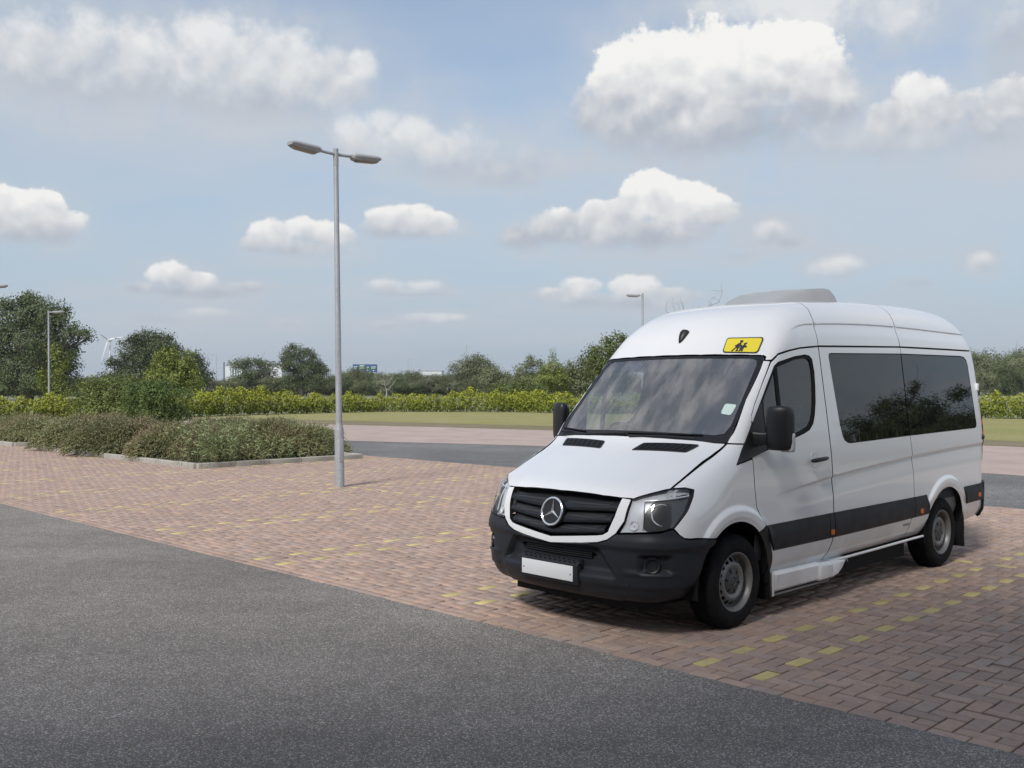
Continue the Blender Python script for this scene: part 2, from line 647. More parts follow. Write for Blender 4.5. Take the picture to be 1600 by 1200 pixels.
blocks = []     # (u0, v0, lu, lv, tone)
# edge course: stretchers along the drive
u = U_MIN
while u < U_MAX:
    blocks.append((u * UNIT, 0., 2 * UNIT, UNIT, 'r'))
    u += 2
for row in range(1, NV):
    for col in range(U_MIN, U_MAX):
        k = (col - row) % 4
        if k == 0:
            t_ = 'r'
            if row in (49, 50) and (col // 4) % 1 == 0 and row == 50:
                t_ = 'y'
            blocks.append((col * UNIT, row * UNIT, 2 * UNIT, UNIT, t_))
        elif k == 3:
            if row + 1 < NV:
                blocks.append((col * UNIT, row * UNIT, UNIT, 2 * UNIT, 'y' if yellow_at(col, row, True) else 'r'))
            else:
                blocks.append((col * UNIT, row * UNIT, UNIT, UNIT, 'r'))
        elif k == 2 and row == 1:
            blocks.append((col * UNIT, row * UNIT, UNIT, UNIT, 'r'))
for u in range(U_MIN, U_MAX, 2):
    blocks.append((u * UNIT, NV * UNIT, 2 * UNIT, UNIT, 'r'))

ISL_U = (-20.35, -30.6)
ISL_V = (5.30, 9.75)
ISL_U2 = (-32.0, -46.0)


def in_view(x, y, z=0.0, mgn=520):
    if y < 1:
        return None
    u_ = 800 + FPX * x / y
    v_ = HOR + FPX * (CAM_H - z) / y
    return (u_, v_) if -mgn < u_ < 1600 + mgn and v_ < 1200 + mgn else None


keep = []
for bl in blocks:
    cu, cv = bl[0] + bl[2] / 2, bl[1] + bl[3] / 2
    if ISL_U[1] + .05 < cu < ISL_U[0] - .05 and ISL_V[0] + .05 < cv < ISL_V[1] - .05:
        continue
    if cu < ISL_U2[0] - .05 and cv > ISL_V[0] + .05:
        continue
    p = pv(cu, cv)
    q = in_view(p[0], p[1])
    if q is None:
        continue
    keep.append((p[1], q, bl))
keep.sort(key=lambda k: k[0])


def block_geom(lu, lv, j=.0053, ch=.0036, dp=.034):
    """top face, chamfer and sides of a block centred on the origin"""
    hu, hv = lu / 2 - j, lv / 2 - j
    V = []
    for (a, b, z) in ((hu - ch, hv - ch, 0), (hu, hv, -ch), (hu, hv, -dp)):
        V += [(-a, -b, z), (a, -b, z), (a, b, z), (-a, b, z)]
    Fc = [(0, 1, 2, 3)]
    for r in (0, 4):
        for k in range(4):
            Fc.append((r + 4 + k, r + 4 + (k + 1) % 4, r + (k + 1) % 4, r + k))
    return V, Fc


def col_attr(me, cols, domain='FACE'):
    a = me.attributes.new('tone', 'FLOAT_COLOR', domain)
    arr = np.ones((len(cols), 4), dtype=np.float32)
    arr[:, :3] = cols
    a.data.foreach_set('color', arr.ravel())


paving = empty('block_paving', (0, 0, 0), 0)
tag(paving, kind='structure')
bed = sheet('bedding', [pxy(-70, .0), pxy(45, .0), pxy(45, 10.45), pxy(-70, 10.45)], -.023, M_SAND)
bed.parent = paving
del bed['kind']
ang = math.atan2(U2.y, U2.x)
variants = {}


def variant(lu, lv, tone):
    key = (round(lu, 3), round(lv, 3), tone)
    if key not in variants:
        V, Fc = block_geom(lu, lv)
        me = bpy.data.meshes.new('block')
        me.from_pydata(V, [], Fc)
        col_attr(me, [tone] * len(Fc))
        me.materials.append(M_BRICK)
        variants[key] = me
    return variants[key]


def tone_of(t_):
    c = rnd.choice(YELLOW if t_ == 'y' else REDS)
    return c


n_single = 0
rest = []
for dd, q, bl in keep:
    cu, cv = bl[0] + bl[2] / 2, bl[1] + bl[3] / 2
    on = 0 <= q[0] <= 1600 and q[1] <= 1200
    if on and n_single < 298:
        me = variant(bl[2], bl[3], tone_of(bl[4]))
        o = bpy.data.objects.new('block', me)
        COL.objects.link(o)
        o.parent = paving
        o.location = pv(cu, cv, rnd.gauss(0, .0016))
        o.rotation_euler = (rnd.gauss(0, .004), rnd.gauss(0, .004), ang + rnd.gauss(0, .008))
        n_single += 1
    else:
        rest.append(bl)
allV, allF, allC = [], [], []
for bl in rest:
    V, Fc = block_geom(bl[2], bl[3])
    cu, cv = bl[0] + bl[2] / 2, bl[1] + bl[3] / 2
    a = ang + rnd.gauss(0, .006)
    ca, sa = math.cos(a), math.sin(a)
    cx, cy, _ = pv(cu, cv)
    dz = rnd.gauss(0, .0016)
    tx, ty = rnd.gauss(0, .004), rnd.gauss(0, .004)
    b0 = len(allV)
    for (x, y, z) in V:
        allV.append((cx + ca * x - sa * y, cy + sa * x + ca * y, z + dz + tx * x + ty * y))
    c = tone_of(bl[4])
    k = rnd.uniform(.93, 1.07)
    for f in Fc:
        allF.append((f[0] + b0, f[1] + b0, f[2] + b0, f[3] + b0))
        allC.append((c[0] * k, c[1] * k, c[2] * k))
me = fast_mesh(np.array(allV), np.array(allF))
col_attr(me, np.array(allC))
o = link('further_blocks', me, M_BRICK, paving)
o['kind'] = 'stuff'

# ------------------------------------------------------------------ minibus: body surface
# x forward from the front axle, y to the vehicle's left, z up (metres)
def pchip(xs,ys):
    xs=np.asarray(xs,float); ys=np.asarray(ys,float); h=np.diff(xs); d=np.diff(ys)/h
    m=np.zeros(len(xs)); m[0]=d[0]; m[-1]=d[-1]
    for i in range(1,len(xs)-1):
        if d[i-1]*d[i]>0:
            w1=2*h[i]+h[i-1]; w2=h[i]+2*h[i-1]; m[i]=(w1+w2)/(w1/d[i-1]+w2/d[i])
    def fn(x):
        x=np.clip(x,xs[0],xs[-1]); i=np.clip(np.searchsorted(xs,x)-1,0,len(xs)-2)
        t=(x-xs[i])/h[i]; t2=t*t; t3=t2*t
        return (2*t3-3*t2+1)*ys[i]+(t3-2*t2+t)*h[i]*m[i]+(-2*t3+3*t2)*ys[i+1]+(t3-t2)*h[i]*m[i+1]
    return fn
def sstep(a,b,x):
    t=np.clip((x-a)/(b-a),0,1); return t*t*(3-2*t)
def crom(pts,n=10):
    P=np.array(pts,float); out=[]; N=len(P)
    for i in range(N):
        p0,p1,p2,p3=P[i-1],P[i],P[(i+1)%N],P[(i+2)%N]
        t0=0; t1=np.hypot(*(p1-p0))**.5; t2=t1+np.hypot(*(p2-p1))**.5; t3=t2+np.hypot(*(p3-p2))**.5
        for k in range(n):
            t=t1+(t2-t1)*k/n
            a1=(t1-t)/(t1-t0)*p0+(t-t0)/(t1-t0)*p1; a2=(t2-t)/(t2-t1)*p1+(t-t1)/(t2-t1)*p2; a3=(t3-t)/(t3-t2)*p2+(t-t2)/(t3-t2)*p3
            b1=(t2-t)/(t2-t0)*a1+(t-t0)/(t2-t0)*a2; b2=(t3-t)/(t3-t1)*a2+(t-t1)/(t3-t1)*a3
            out.append((t2-t)/(t2-t1)*b1+(t-t1)/(t2-t1)*b2)
    return np.array(out)
PROF=crom([(.70,.235),(.90,.26),(.965,.33),(.985,.46),(.99,.58),(.985,.68),(.965,.80),(.925,.93),(.87,1.015),(.80,1.06),(.62,1.135),(.40,1.225),(.22,1.30),(.10,1.37),(.0,1.475),(-.14,1.622),(-.28,1.77),(-.42,1.917),(-.55,2.055),(-.635,2.155),(-.76,2.30),(-.93,2.425),(-1.17,2.512),(-1.5,2.562),(-1.9,2.59),(-2.6,2.625),(-3.4,2.645),(-4.1,2.64),(-4.46,2.61),(-4.66,2.54),(-4.76,2.42),(-4.80,2.22),(-4.82,1.8),(-4.85,1.3),(-4.88,.9),(-4.89,.6),(-4.87,.42),(-4.7,.34),(-3.5,.30),(-2,.27),(-.5,.24)],10)
PA=PROF; PB=np.roll(PROF,-1,axis=0)
def sd_prof(x,z):
    out=np.empty(len(x))
    for s in range(0,len(x),4000):
        px=x[s:s+4000,None]; pz=z[s:s+4000,None]
        ax,az=PA[None,:,0],PA[None,:,1]; bx,bz=PB[None,:,0],PB[None,:,1]
        ex,ez=bx-ax,bz-az; wx,wz=px-ax,pz-az
        t=np.clip((wx*ex+wz*ez)/(ex*ex+ez*ez),0,1)
        d=np.sqrt(((wx-t*ex)**2+(wz-t*ez)**2).min(1))
        cr=((az>pz)!=(bz>pz))&(px<ex*(pz-az)/np.where(ez==0,1e-12,ez)+ax)
        ins=cr.sum(1)%2==1
        out[s:s+4000]=np.where(ins,-d,d)
    return out
YS=pchip([.2,.35,.55,.75,1.0,1.2,1.36,1.6,1.9,2.08,2.16,2.26,2.36,2.5,2.7],[.955,.966,.982,.990,.986,.977,.960,.9323,.8977,.877,.867,.845,.812,.76,.68])
PC=pchip([.2,1.0,1.3,1.5,2.2],[.20,.20,.15,.13,.13])
KZ=pchip([.2,.9,1.1,1.35,1.5,2.0,2.2,2.4,2.8],[.28,.29,.19,.11,.09,.10,.15,.23,.28])
SWX=pchip([-5,-4.57,-2.93,-2.6,-1.41,-.48,0],[1.21,1.203,1.146,1.126,1.048,.956,.90])
ARCH=((.03,.34),(-3.73,.338)); AR=.455
GUT=pchip([-5,-4.56,-2.97,-1.28,-1.04,-.92,-.8],[2.366,2.369,2.384,2.334,2.287,2.214,2.12])
def ys(x,z):
    y=YS(z)-.012*sstep(-3,-4.8,x)*0
    s=z-SWX(x); amp=.011*sstep(-.45,-1.1,x)
    # shoulder: crest just below the line, step above it
    y=y-1.1*amp*(1-sstep(-.020,0,s))*sstep(-.20,-.022,s)
    g=z-GUT(x)
    y=y-.009*sstep(-.93,-1.15,x)*(1-sstep(-.014,0,g))*sstep(-.13,-.016,g)
    for (cx,cz) in ARCH:
        r=np.hypot(x-cx,z-cz)
        y=y+.022*(1-sstep(.535,.585,r))*sstep(.58,.74,z)*(1-.5*sstep(.50,.455,r))
    return y
def parts(p):
    x,y,z=p[:,0],np.abs(p[:,1]),p[:,2]
    wf=sstep(-2.0,-.8,x); wr=sstep(-3.9,-4.6,x)
    xx=x+PC(z)*y*y*wf-.05*y*y*wr
    zz=z+.05*y*y*sstep(1.9,2.35,z)
    return xx,zz,x,y,z
def smax(a,b,k):
    h=np.clip(.5+.5*(a-b)/k,0,1); return b*(1-h)+a*h+k*h*(1-h)
def kk(x,z):
    return KZ(z)
def FB(p):
    xx,zz,x,y,z=parts(p)
    a=sd_prof(xx,zz); b=y-ys(x,z)
    return smax(a,b,kk(x,z))
def grad(p,ea=.015,eb=.003):
    xx,zz,x,y,z=parts(p); a=sd_prof(xx,zz); b=y-ys(x,z); k=kk(x,z)
    h=np.clip(.5+.5*(a-b)/k,0,1)[:,None]
    ga=np.zeros_like(p); gb=np.zeros_like(p)
    for i in range(3):
        d=np.zeros(3); d[i]=ea
        X1=parts(p+d); X0=parts(p-d); ga[:,i]=(sd_prof(X1[0],X1[1])-sd_prof(X0[0],X0[1]))/(2*ea)
        d[i]=eb; X1=parts(p+d); X0=parts(p-d); gb[:,i]=((X1[3]-ys(X1[2],X1[4]))-(X0[3]-ys(X0[2],X0[4])))/(2*eb)
    g=ga*h+gb*(1-h)
    return g/np.linalg.norm(g,axis=1,keepdims=True)
def shoot(A,B,off=0.):
    A=np.array(A,float); B=np.array(B,float)
    lo=np.zeros(len(A)); hi=np.ones(len(A))
    for i in range(22):
        m=(lo+hi)/2; v=FB(A+(B-A)*m[:,None])>off
        hi=np.where(v,m,hi); lo=np.where(v,lo,m)
    return A+(B-A)*((lo+hi)/2)[:,None]


def in_poly(P, poly):
    poly = np.asarray(poly)
    x, y = P[:, 0], P[:, 1]
    c = np.zeros(len(P), bool)
    j = len(poly) - 1
    for i in range(len(poly)):
        xi, yi = poly[i]
        xj, yj = poly[j]
        if yi != yj:
            c ^= ((yi > y) != (yj > y)) & (x < (xj - xi) * (y - yi) / (yj - yi) + xi)
        j = i
    return c


def seg_dist(P, A, B):
    d = B - A
    t = np.clip(((P - A) @ d) / max(d @ d, 1e-12), 0, 1)
    return np.hypot(*(P - (A + t[:, None] * d)).T)


def dens(poly, step, closed=True):
    out = []
    n = len(poly)
    for i in range(n if closed else n - 1):
        a = np.array(poly[i], float)
        b = np.array(poly[(i + 1) % n], float)
        k = max(1, int(math.ceil(np.hypot(*(b - a)) / step)))
        for q in range(k):
            out.append(a + (b - a) * q / k)
    if not closed:
        out.append(np.array(poly[-1], float))
    return np.array(out)


def fillet(poly, r, n=5):
    """round every corner; r may be a number or one value per corner"""
    poly = [np.array(p, float) for p in poly]
    N = len(poly)
    out = []
    for i in range(N):
        p = poly[i]
        rr = r[i] if hasattr(r, '__len__') else r
        a, b = poly[i - 1] - p, poly[(i + 1) % N] - p
        la, lb = np.hypot(*a), np.hypot(*b)
        if rr <= 0 or la < 1e-6 or lb < 1e-6:
            out.append(p)
            continue
        k = min(rr, la * .48, lb * .48)
        A, B = p + a / la * k, p + b / lb * k
        for q in range(n + 1):
            t = q / n
            out.append((1 - t) ** 2 * A + 2 * t * (1 - t) * p + t * t * B)
    return out


def inset(poly, d):
    P = [np.array(p, float) for p in poly]
    # drop coincident points
    Q = [P[0]]
    for p in P[1:]:
        if np.hypot(*(p - Q[-1])) > 1e-5:
            Q.append(p)
    if np.hypot(*(Q[0] - Q[-1])) < 1e-5:
        Q.pop()
    P = Q
    area = sum(P[i - 1][0] * P[i][1] - P[i][0] * P[i - 1][1] for i in range(len(P)))
    s = 1 if area > 0 else -1
    out = []
    N = len(P)
    for i in range(N):
        e1 = P[i] - P[i - 1]
        e2 = P[(i + 1) % N] - P[i]
        n1 = np.array((-e1[1], e1[0])) / np.hypot(*e1) * s
        n2 = np.array((-e2[1], e2[0])) / np.hypot(*e2) * s
        b = n1 + n2
        l2 = b @ b
        if l2 < .15:
            out.append(P[i] + n1 * d)
        else:
            out.append(P[i] + b * (2 * d / l2))
    return out


CZ, CS = 1.70, 0.9          # axis height and angle scale of the roof's cylindrical coordinates
VS = 0.95


def rays(kind, Q):
    n = len(Q)
    a, b = Q[:, 0], Q[:, 1]
    o = np.zeros(n)
    if kind == 'side':
        return np.stack([a, o, b], 1), np.stack([a, o + 1.4, b], 1)
    if kind == 'front':
        return np.stack([o - 1.55, a, b], 1), np.stack([o + 1.5, a, b], 1)
    if kind == 'rear':
        return np.stack([o - 3.3, a, b], 1), np.stack([o - 5.4, a, b], 1)
    if kind == 'top':
        return np.stack([a, b, o + .62], 1), np.stack([a, b, o + 3.2], 1)
    if kind == 'cyl':
        f = b / CS
        return np.stack([a, o, o + CZ], 1), np.stack([a, 1.7 * np.cos(f), CZ + 1.7 * np.sin(f)], 1)
    if kind == 'vert':
        f = a / VS
        return np.stack([o, o, b], 1), np.stack([1.9 * np.cos(f), 1.9 * np.sin(f), b], 1)


def to_cyl(pts):
    """side (x, z) points on the left flank -> roof coordinates"""
    A, B = rays('side', np.array(pts, float))
    P = shoot(A, B)
    return [(p[0], CS * math.atan2(p[2] - CZ, p[1])) for p in P]


def front_to_cyl(pts):
    A, B = rays('front', np.array(pts, float))
    P = shoot(A, B)
    return [(p[0], CS * math.atan2(p[2] - CZ, p[1])) for p in P]


def to_vert(pts3):
    return [(VS * math.atan2(y, x), z) for (x, y, z) in pts3]


def panel(name, mat, parent, kind, outline, holes=(), off=0., step=.045, flange=.018, gap=.0042, lines=(), disp=None, mirror=False, sides=(1,), edge_step=None, label=None):
    """a sheet of the body: an outline in one of the projections, meshed and laid on the body surface"""
    es = edge_step or step * .7
    loops = []
    ol = inset(outline, gap) if gap else outline
    loops.append(dens(ol, es))
    for h in holes:
        loops.append(dens(inset(h, -gap) if gap else h, es))
    pts = []
    edges = []
    for lp in loops:
        b = len(pts)
        pts += [tuple(p) for p in lp]
        edges += [(b + i, b + (i + 1) % len(lp)) for i in range(len(lp))]
    nb = len(pts)
    O = loops[0]
    lo, hi = O.min(0), O.max(0)
    gx, gy = np.meshgrid(np.arange(lo[0], hi[0], step), np.arange(lo[1], hi[1], step * .87))
    gx = gx + (np.arange(gx.shape[0]) % 2)[:, None] * step * .5
    G = np.stack([gx.ravel(), gy.ravel()], 1)
    ex = [np.asarray(l) for l in lines]
    if ex:
        E = np.concatenate(ex)
        # keep grid points away from the extra rows
        if len(E) and len(G):
            dm = np.full(len(G), 9.)
            for s in range(0, len(E), 400):
                dm = np.minimum(dm, np.sqrt(((G[:, None] - E[None, s:s + 400]) ** 2).sum(2)).min(1))
            G = G[dm > step * .45]
        G = np.concatenate([G, E])
    if len(G):
        ok = in_poly(G, O)
        for h in loops[1:]:
            ok &= ~in_poly(G, h)
        G = G[ok]
        for lp in loops:
            for i in range(len(lp)):
                if len(G) == 0:
                    break
                G = G[seg_dist(G, lp[i], lp[(i + 1) % len(lp)]) > min(step * .4, es * .6)]
        pts += [tuple(p) for p in G]
    r = delaunay_2d_cdt([Vector(p) for p in pts], edges, [], 0, 1e-7)
    Q = np.array([tuple(v) for v in r[0]])
    T = np.array([f for f in r[2]])
    C = Q[T].mean(1)
    ok = in_poly(C, O)
    for h in loops[1:]:
        ok &= ~in_poly(C, h)
    T = T[ok]
    A, B = rays(kind, Q)
    P = shoot(A, B, off)
    N = grad(P)
    if disp is not None:
        P = P + N * disp(P, Q)[:, None]
    # orient
    fn = np.cross(P[T[:, 1]] - P[T[:, 0]], P[T[:, 2]] - P[T[:, 0]])
    flip = (fn * N[T[:, 0]]).sum(1) < 0
    T[flip] = T[flip][:, ::-1]
    if disp is not None:
        fn = np.cross(P[T[:, 1]] - P[T[:, 0]], P[T[:, 2]] - P[T[:, 0]])
        N2 = np.zeros_like(P)
        for k in range(3):
            np.add.at(N2, T[:, k], fn)
        ln = np.linalg.norm(N2, axis=1, keepdims=True)
        N = np.where(ln > 1e-12, N2 / np.maximum(ln, 1e-12), N)
    # boundary edges -> flange
    from collections import Counter
    cnt = {}
    for f in T:
        for k in range(3):
            a, b = int(f[k]), int(f[(k + 1) % 3])
            cnt[(a, b)] = cnt.get((a, b), 0) + 1
    bd = [(a, b) for (a, b) in cnt if (b, a) not in cnt]
    objs = []
    for s in sides:
        PP = P.copy()
        NN = N.copy()
        PP[:, 1] *= s
        NN[:, 1] *= s
        V = [tuple(p) for p in PP]
        Fc = [tuple(f) if s > 0 else tuple(f[::-1]) for f in T.tolist()]
        nl = [NN[i] for f in Fc for i in f]
        if flange:
            idx = {}
            for a, b in bd:
                for i in (a, b):
                    if i not in idx:
                        idx[i] = len(V)
                        V.append(tuple(PP[i]))
                        V.append(tuple(PP[i] - NN[i] * flange))
            for a, b in bd:
                q = (idx[b], idx[a], idx[a] + 1, idx[b] + 1)
                if s < 0:
                    q = q[::-1]
                pa, pb, pc = (np.array(V[i]) for i in q[:3])
                n_ = np.cross(pb - pa, pc - pb)
                n_ = n_ / max(np.linalg.norm(n_), 1e-9)
                Fc.append(q)
                nl += [n_] * 4
        me = bpy.data.meshes.new(name)
        me.from_pydata(V, [], Fc)
        me.update()
        if mat is M_PAINT and flange:
            me.materials.append(mat)
            me.materials.append(M_RUBBER_SEAM)  # blackened panel edges: the shade of the seams is put into their colour
            mi = np.zeros(len(Fc), dtype=np.int32)
            mi[len(T):] = 1
            me.polygons.foreach_set('material_index', mi)
        me.shade_smooth()
        me.normals_split_custom_set([tuple(n) for n in nl])
        o = link(name, me, mat, parent[0 if s > 0 else 1] if isinstance(parent, (list, tuple)) else parent)
        if label:
            o['label'] = label
        objs.append(o)
    return objs if len(objs) > 1 else objs[0]


# ------------------------------------------------------------------ minibus: materials
def mat_paint():
    m, t, b = new_mat('white_paint')
    tc = t.node('ShaderNodeTexCoord').outputs['Object']
    n = t.noise(tc, 3, 5, .6)
    sp = t.node('ShaderNodeSeparateXYZ')
    t.l.new(tc, sp.inputs[0])
    low = t.m('MULTIPLY', t.ss(.75, .25, sp.outputs[2]), .45)
    grime = t.m('MULTIPLY', t.ss(.35, .75, n), low)
    grime = t.m('ADD', grime, t.m('MULTIPLY', t.ss(.55, .8, t.noise(tc, 1.2, 4, .6)), .04))
    t.put(b.inputs['Base Color'], t.mix(grime, (.80, .81, .815, 1), (.42, .38, .33, 1)))
    b.inputs['Roughness'].default_value = .34
    b.inputs['Coat Weight'].default_value = 1.0
    t.put(b.inputs['Coat Roughness'], t.mr(n, .3, .7, .03, .07))
    b.inputs['Coat IOR'].default_value = 1.6
    return m


def mat_glass(name, tint, ior=1.52, extra=.0, rough=0., dirt_sheen=0.):
    m = bpy.data.materials.new(name)
    m.use_nodes = True
    t = NT(m.node_tree)
    t.n.clear()
    out = t.node('ShaderNodeOutputMaterial')
    tr = t.node('ShaderNodeBsdfTransparent')
    tr.inputs[0].default_value = (*tint, 1)
    gl = t.node('ShaderNodeBsdfGlossy')
    gl.inputs['Roughness'].default_value = rough
    gl.inputs[0].default_value = (1, 1, 1, 1)
    ge = t.node('ShaderNodeNewGeometry')
    cs = t.m('ABSOLUTE', t.vm('DOT_PRODUCT', ge.outputs['Normal'], ge.outputs['Incoming']))
    f0 = ((ior - 1) / (ior + 1)) ** 2
    fr = t.m('ADD', t.m('MULTIPLY', t.m('POWER', t.m('SUBTRACT', 1.0, cs), 5.0), 1 - f0), f0)
    mx = t.node('ShaderNodeMixShader')
    t.put(mx.inputs[0], t.m('ADD', fr, extra, clamp=True))
    t.l.new(tr.outputs[0], mx.inputs[1])
    t.l.new(gl.outputs[0], mx.inputs[2])
    last = mx.outputs[0]
    if dirt_sheen:  # dirt film whose pale streaks also stand in for reflected sky
        df = t.node('ShaderNodeBsdfDiffuse')
        df.inputs[0].default_value = (.55, .53, .50, 1)
        tc = t.node('ShaderNodeTexCoord').outputs['Object']
        mp = t.node('ShaderNodeMapping')
        t.put(mp.inputs[0], tc)
        mp.inputs['Scale'].default_value = (1, 2.4, .6)
        mp.inputs['Rotation'].default_value = (.5, 0, 0)
        n = t.noise(mp.outputs[0], 2.6, 6, .62)
        n2 = t.noise(tc, 60, 3, .6)
        a = t.m('MULTIPLY', t.ss(.38, .75, n), dirt_sheen)
        a = t.m('ADD', a, t.m('MULTIPLY', n2, dirt_sheen * .12))
        mx2 = t.node('ShaderNodeMixShader')
        t.put(mx2.inputs[0], a)
        t.l.new(last, mx2.inputs[1])
        t.l.new(df.outputs[0], mx2.inputs[2])
        last = mx2.outputs[0]
    t.l.new(last, out.inputs[0])
    return m


M_PAINT = mat_paint()
M_TRIM = simple('grey_plastic', (.019, .0215, .028), .47, spec=.30, noise_amt=.25, noise_scale=5, bump_s=.12, bump_scale=420)
M_BLACK = simple('black_plastic', (.012, .013, .015), .42, bump_s=.08, bump_scale=420)
M_RUBBER_SEAM = simple('black_rubber_and_seam_shade', (.009, .009, .010), .75, spec=.25)
M_DARK = simple('dark_void', (.006, .006, .007), .9)
M_TYRE = simple('tyre_rubber', (.009, .009, .010), .85, spec=.2, noise_amt=.3, noise_scale=14)
M_STEEL = simple('wheel_steel', (.21, .21, .205), .45, metal=.35, noise_amt=.4, noise_scale=10)
M_HUB = simple('hub_plastic', (.055, .056, .058), .45)
M_CHROME = simple('chrome', (.88, .89, .90), .16, metal=.85)
M_SILVER = simple('lamp_silver', (.70, .71, .73), .3, metal=.25)
M_LAMPGREY = simple('lamp_grey', (.16, .165, .17), .35, metal=.1)
M_BOWL = simple('lamp_bowl', (.90, .90, .92), .2, metal=.35)
M_BEZEL = simple('lamp_bezel', (.045, .047, .05), .3)
M_LENS = mat_glass('lamp_lens', (.95, .96, .97), 1.5)
M_SCREEN = mat_glass('windscreen_glass', (.80, .85, .86), 1.52, .20, 0., .32)
M_DOORGL = mat_glass('door_glass', (.58, .64, .62), 1.52, .06)
M_SHADE = mat_glass('tinted_band', (.16, .19, .27), 1.52, .0)
M_FRIT = simple('glass_border', (.010, .010, .012), .10, spec=.5)
M_PRIV = simple('privacy_glass', (.004, .005, .006), .012, spec=.75)
M_ORANGE = simple('orange_lens', (.55, .14, .015), .2)
M_RED = simple('red_lens', (.35, .012, .012), .15)
M_CLEAR = simple('clear_lens', (.55, .55, .56), .12)
M_PLATE = simple('plate_white', (.72, .74, .75), .3)
M_YELLOWS = simple('sign_yellow', (.80, .66, .035), .4)
M_INK = simple('sign_black', (.022, .024, .03), .5)
M_STICK = simple('sticker', (.62, .76, .70), .45)
M_TRIMIN = simple('cab_lining', (.20, .20, .20), .8)
M_SEAT = simple('seat_cloth', (.035, .038, .045), .9, noise_amt=.3, noise_scale=60)
M_DASH = simple('dashboard_plastic', (.045, .047, .052), .6)
M_ACGREY = simple('roof_unit_grey', (.37, .38, .385), .5, noise_amt=.15, noise_scale=4)


def mat_perf():
    m, t, b = new_mat('perforated_grille')
    tc = t.node('ShaderNodeTexCoord').outputs['Object']
    sp = t.node('ShaderNodeSeparateXYZ')
    t.l.new(tc, sp.inputs[0])
    p = .0155
    a = t.m('SUBTRACT', t.m('FRACT', t.m('DIVIDE', sp.outputs[1], p)), .5)
    c = t.m('SUBTRACT', t.m('FRACT', t.m('DIVIDE', sp.outputs[2], p)), .5)
    r = t.m('MAXIMUM', t.m('ABSOLUTE', a), t.m('ABSOLUTE', c))
    h = t.m('LESS_THAN', r, .30)
    t.put(b.inputs['Base Color'], t.mix(h, (.05, .053, .058, 1), (.002, .002, .002, 1)))
    b.inputs['Roughness'].default_value = .5
    return m


M_PERF = mat_perf()

# ------------------------------------------------------------------ minibus: assembly
van = empty('minibus', (1.0006, 8.019, 0), math.atan2(-.6932, -.7207))
tag(van, 'white high-roof minibus with yellow school sign parked on block paving', 'minibus')


def arc(c, r, a0, a1, n=18):
    return [(c[0] + r * math.cos(math.radians(a0 + (a1 - a0) * i / n)), c[1] + r * math.sin(math.radians(a0 + (a1 - a0) * i / n))) for i in range(n + 1)]


def mir(pts):
    """close a half outline given for positive first coordinate, from the middle out and back, by mirroring"""
    return list(pts) + [(-a, b) for a, b in reversed(pts) if abs(a) > 1e-6]


LR = (1, -1)
AF, ARR = ARCH
# --- fenders
hood_seam = [(-.006, .868), (.10, .845), (.227, .829), (.447, .832), (.628, .832)]
_h = dens(hood_seam, .03, False)
_A = np.stack([_h[:, 0], _h[:, 1], 0 * _h[:, 0] + .62], 1)
_B = _A.copy()
_B[:, 2] = 3.2
seam3 = shoot(_A, _B)
fend = [(p[0], p[2]) for p in seam3] + [(.54, 1.078), (.487, 1.063), (.514, 1.018), (.581, .939), (.655, .867), (.712, .807), (.678, .76), (.646, .737), (.60, .730), (.521, .727)] \
    + arc(AF, AR, 53, 130, 22) + [(-.34, .737), (-.297, .80), (-.240, .885), (-.223, 1.01), (-.211, 1.236), (-.207, 1.252), (.002, 1.217), (-.122, 1.364)]
ring = [(AF[0] + r * math.cos(a), AF[1] + r * math.sin(a)) for r in (.47, .485, .50, .515, .53, .542, .552, .562, .572, .585, .60) for a in np.linspace(.7, 2.4, 60)]
panel('front_fender', M_PAINT, van, 'side', fend, step=.03, lines=[ring], sides=LR)
# --- front doors (flank, with the window as an open notch), glass, handles
doorwin = [(-.262, 1.520), (-.402, 1.676), (-.543, 1.835), (-.661, 1.964), (-.72, 1.995), (-.985, 2.047), (-1.15, 2.064), (-1.215, 2.058), (-1.258, 2.030), (-1.272, 1.92), (-1.262, 1.801), (-1.240, 1.67), (-1.205, 1.566), (-1.165, 1.495), (-1.10, 1.447), (-1.0, 1.418), (-.895, 1.397), (-.343, 1.293), (-.203, 1.261)]
door = doorwin + [(-.211, 1.236), (-.223, 1.01), (-.240, .885), (-.297, .80), (-.343, .735), (-.43, .60), (-.475, .50), (-.505, .345),
                  (-1.362, .325), (-1.425, .515), (-1.415, 1.05), (-1.405, 1.6), (-1.385, 2.140),
                  (-1.079, 2.117), (-.90, 2.09), (-.741, 2.058), (-.637, 1.994), (-.472, 1.82), (-.33, 1.661), (-.262, 1.574), (-.246, 1.536)]


def line_rows(fn, x0, x1, offs, st=.03):
    xs = np.arange(x0, x1, st)
    return [np.stack([xs, fn(xs) + o], 1) for o in offs]


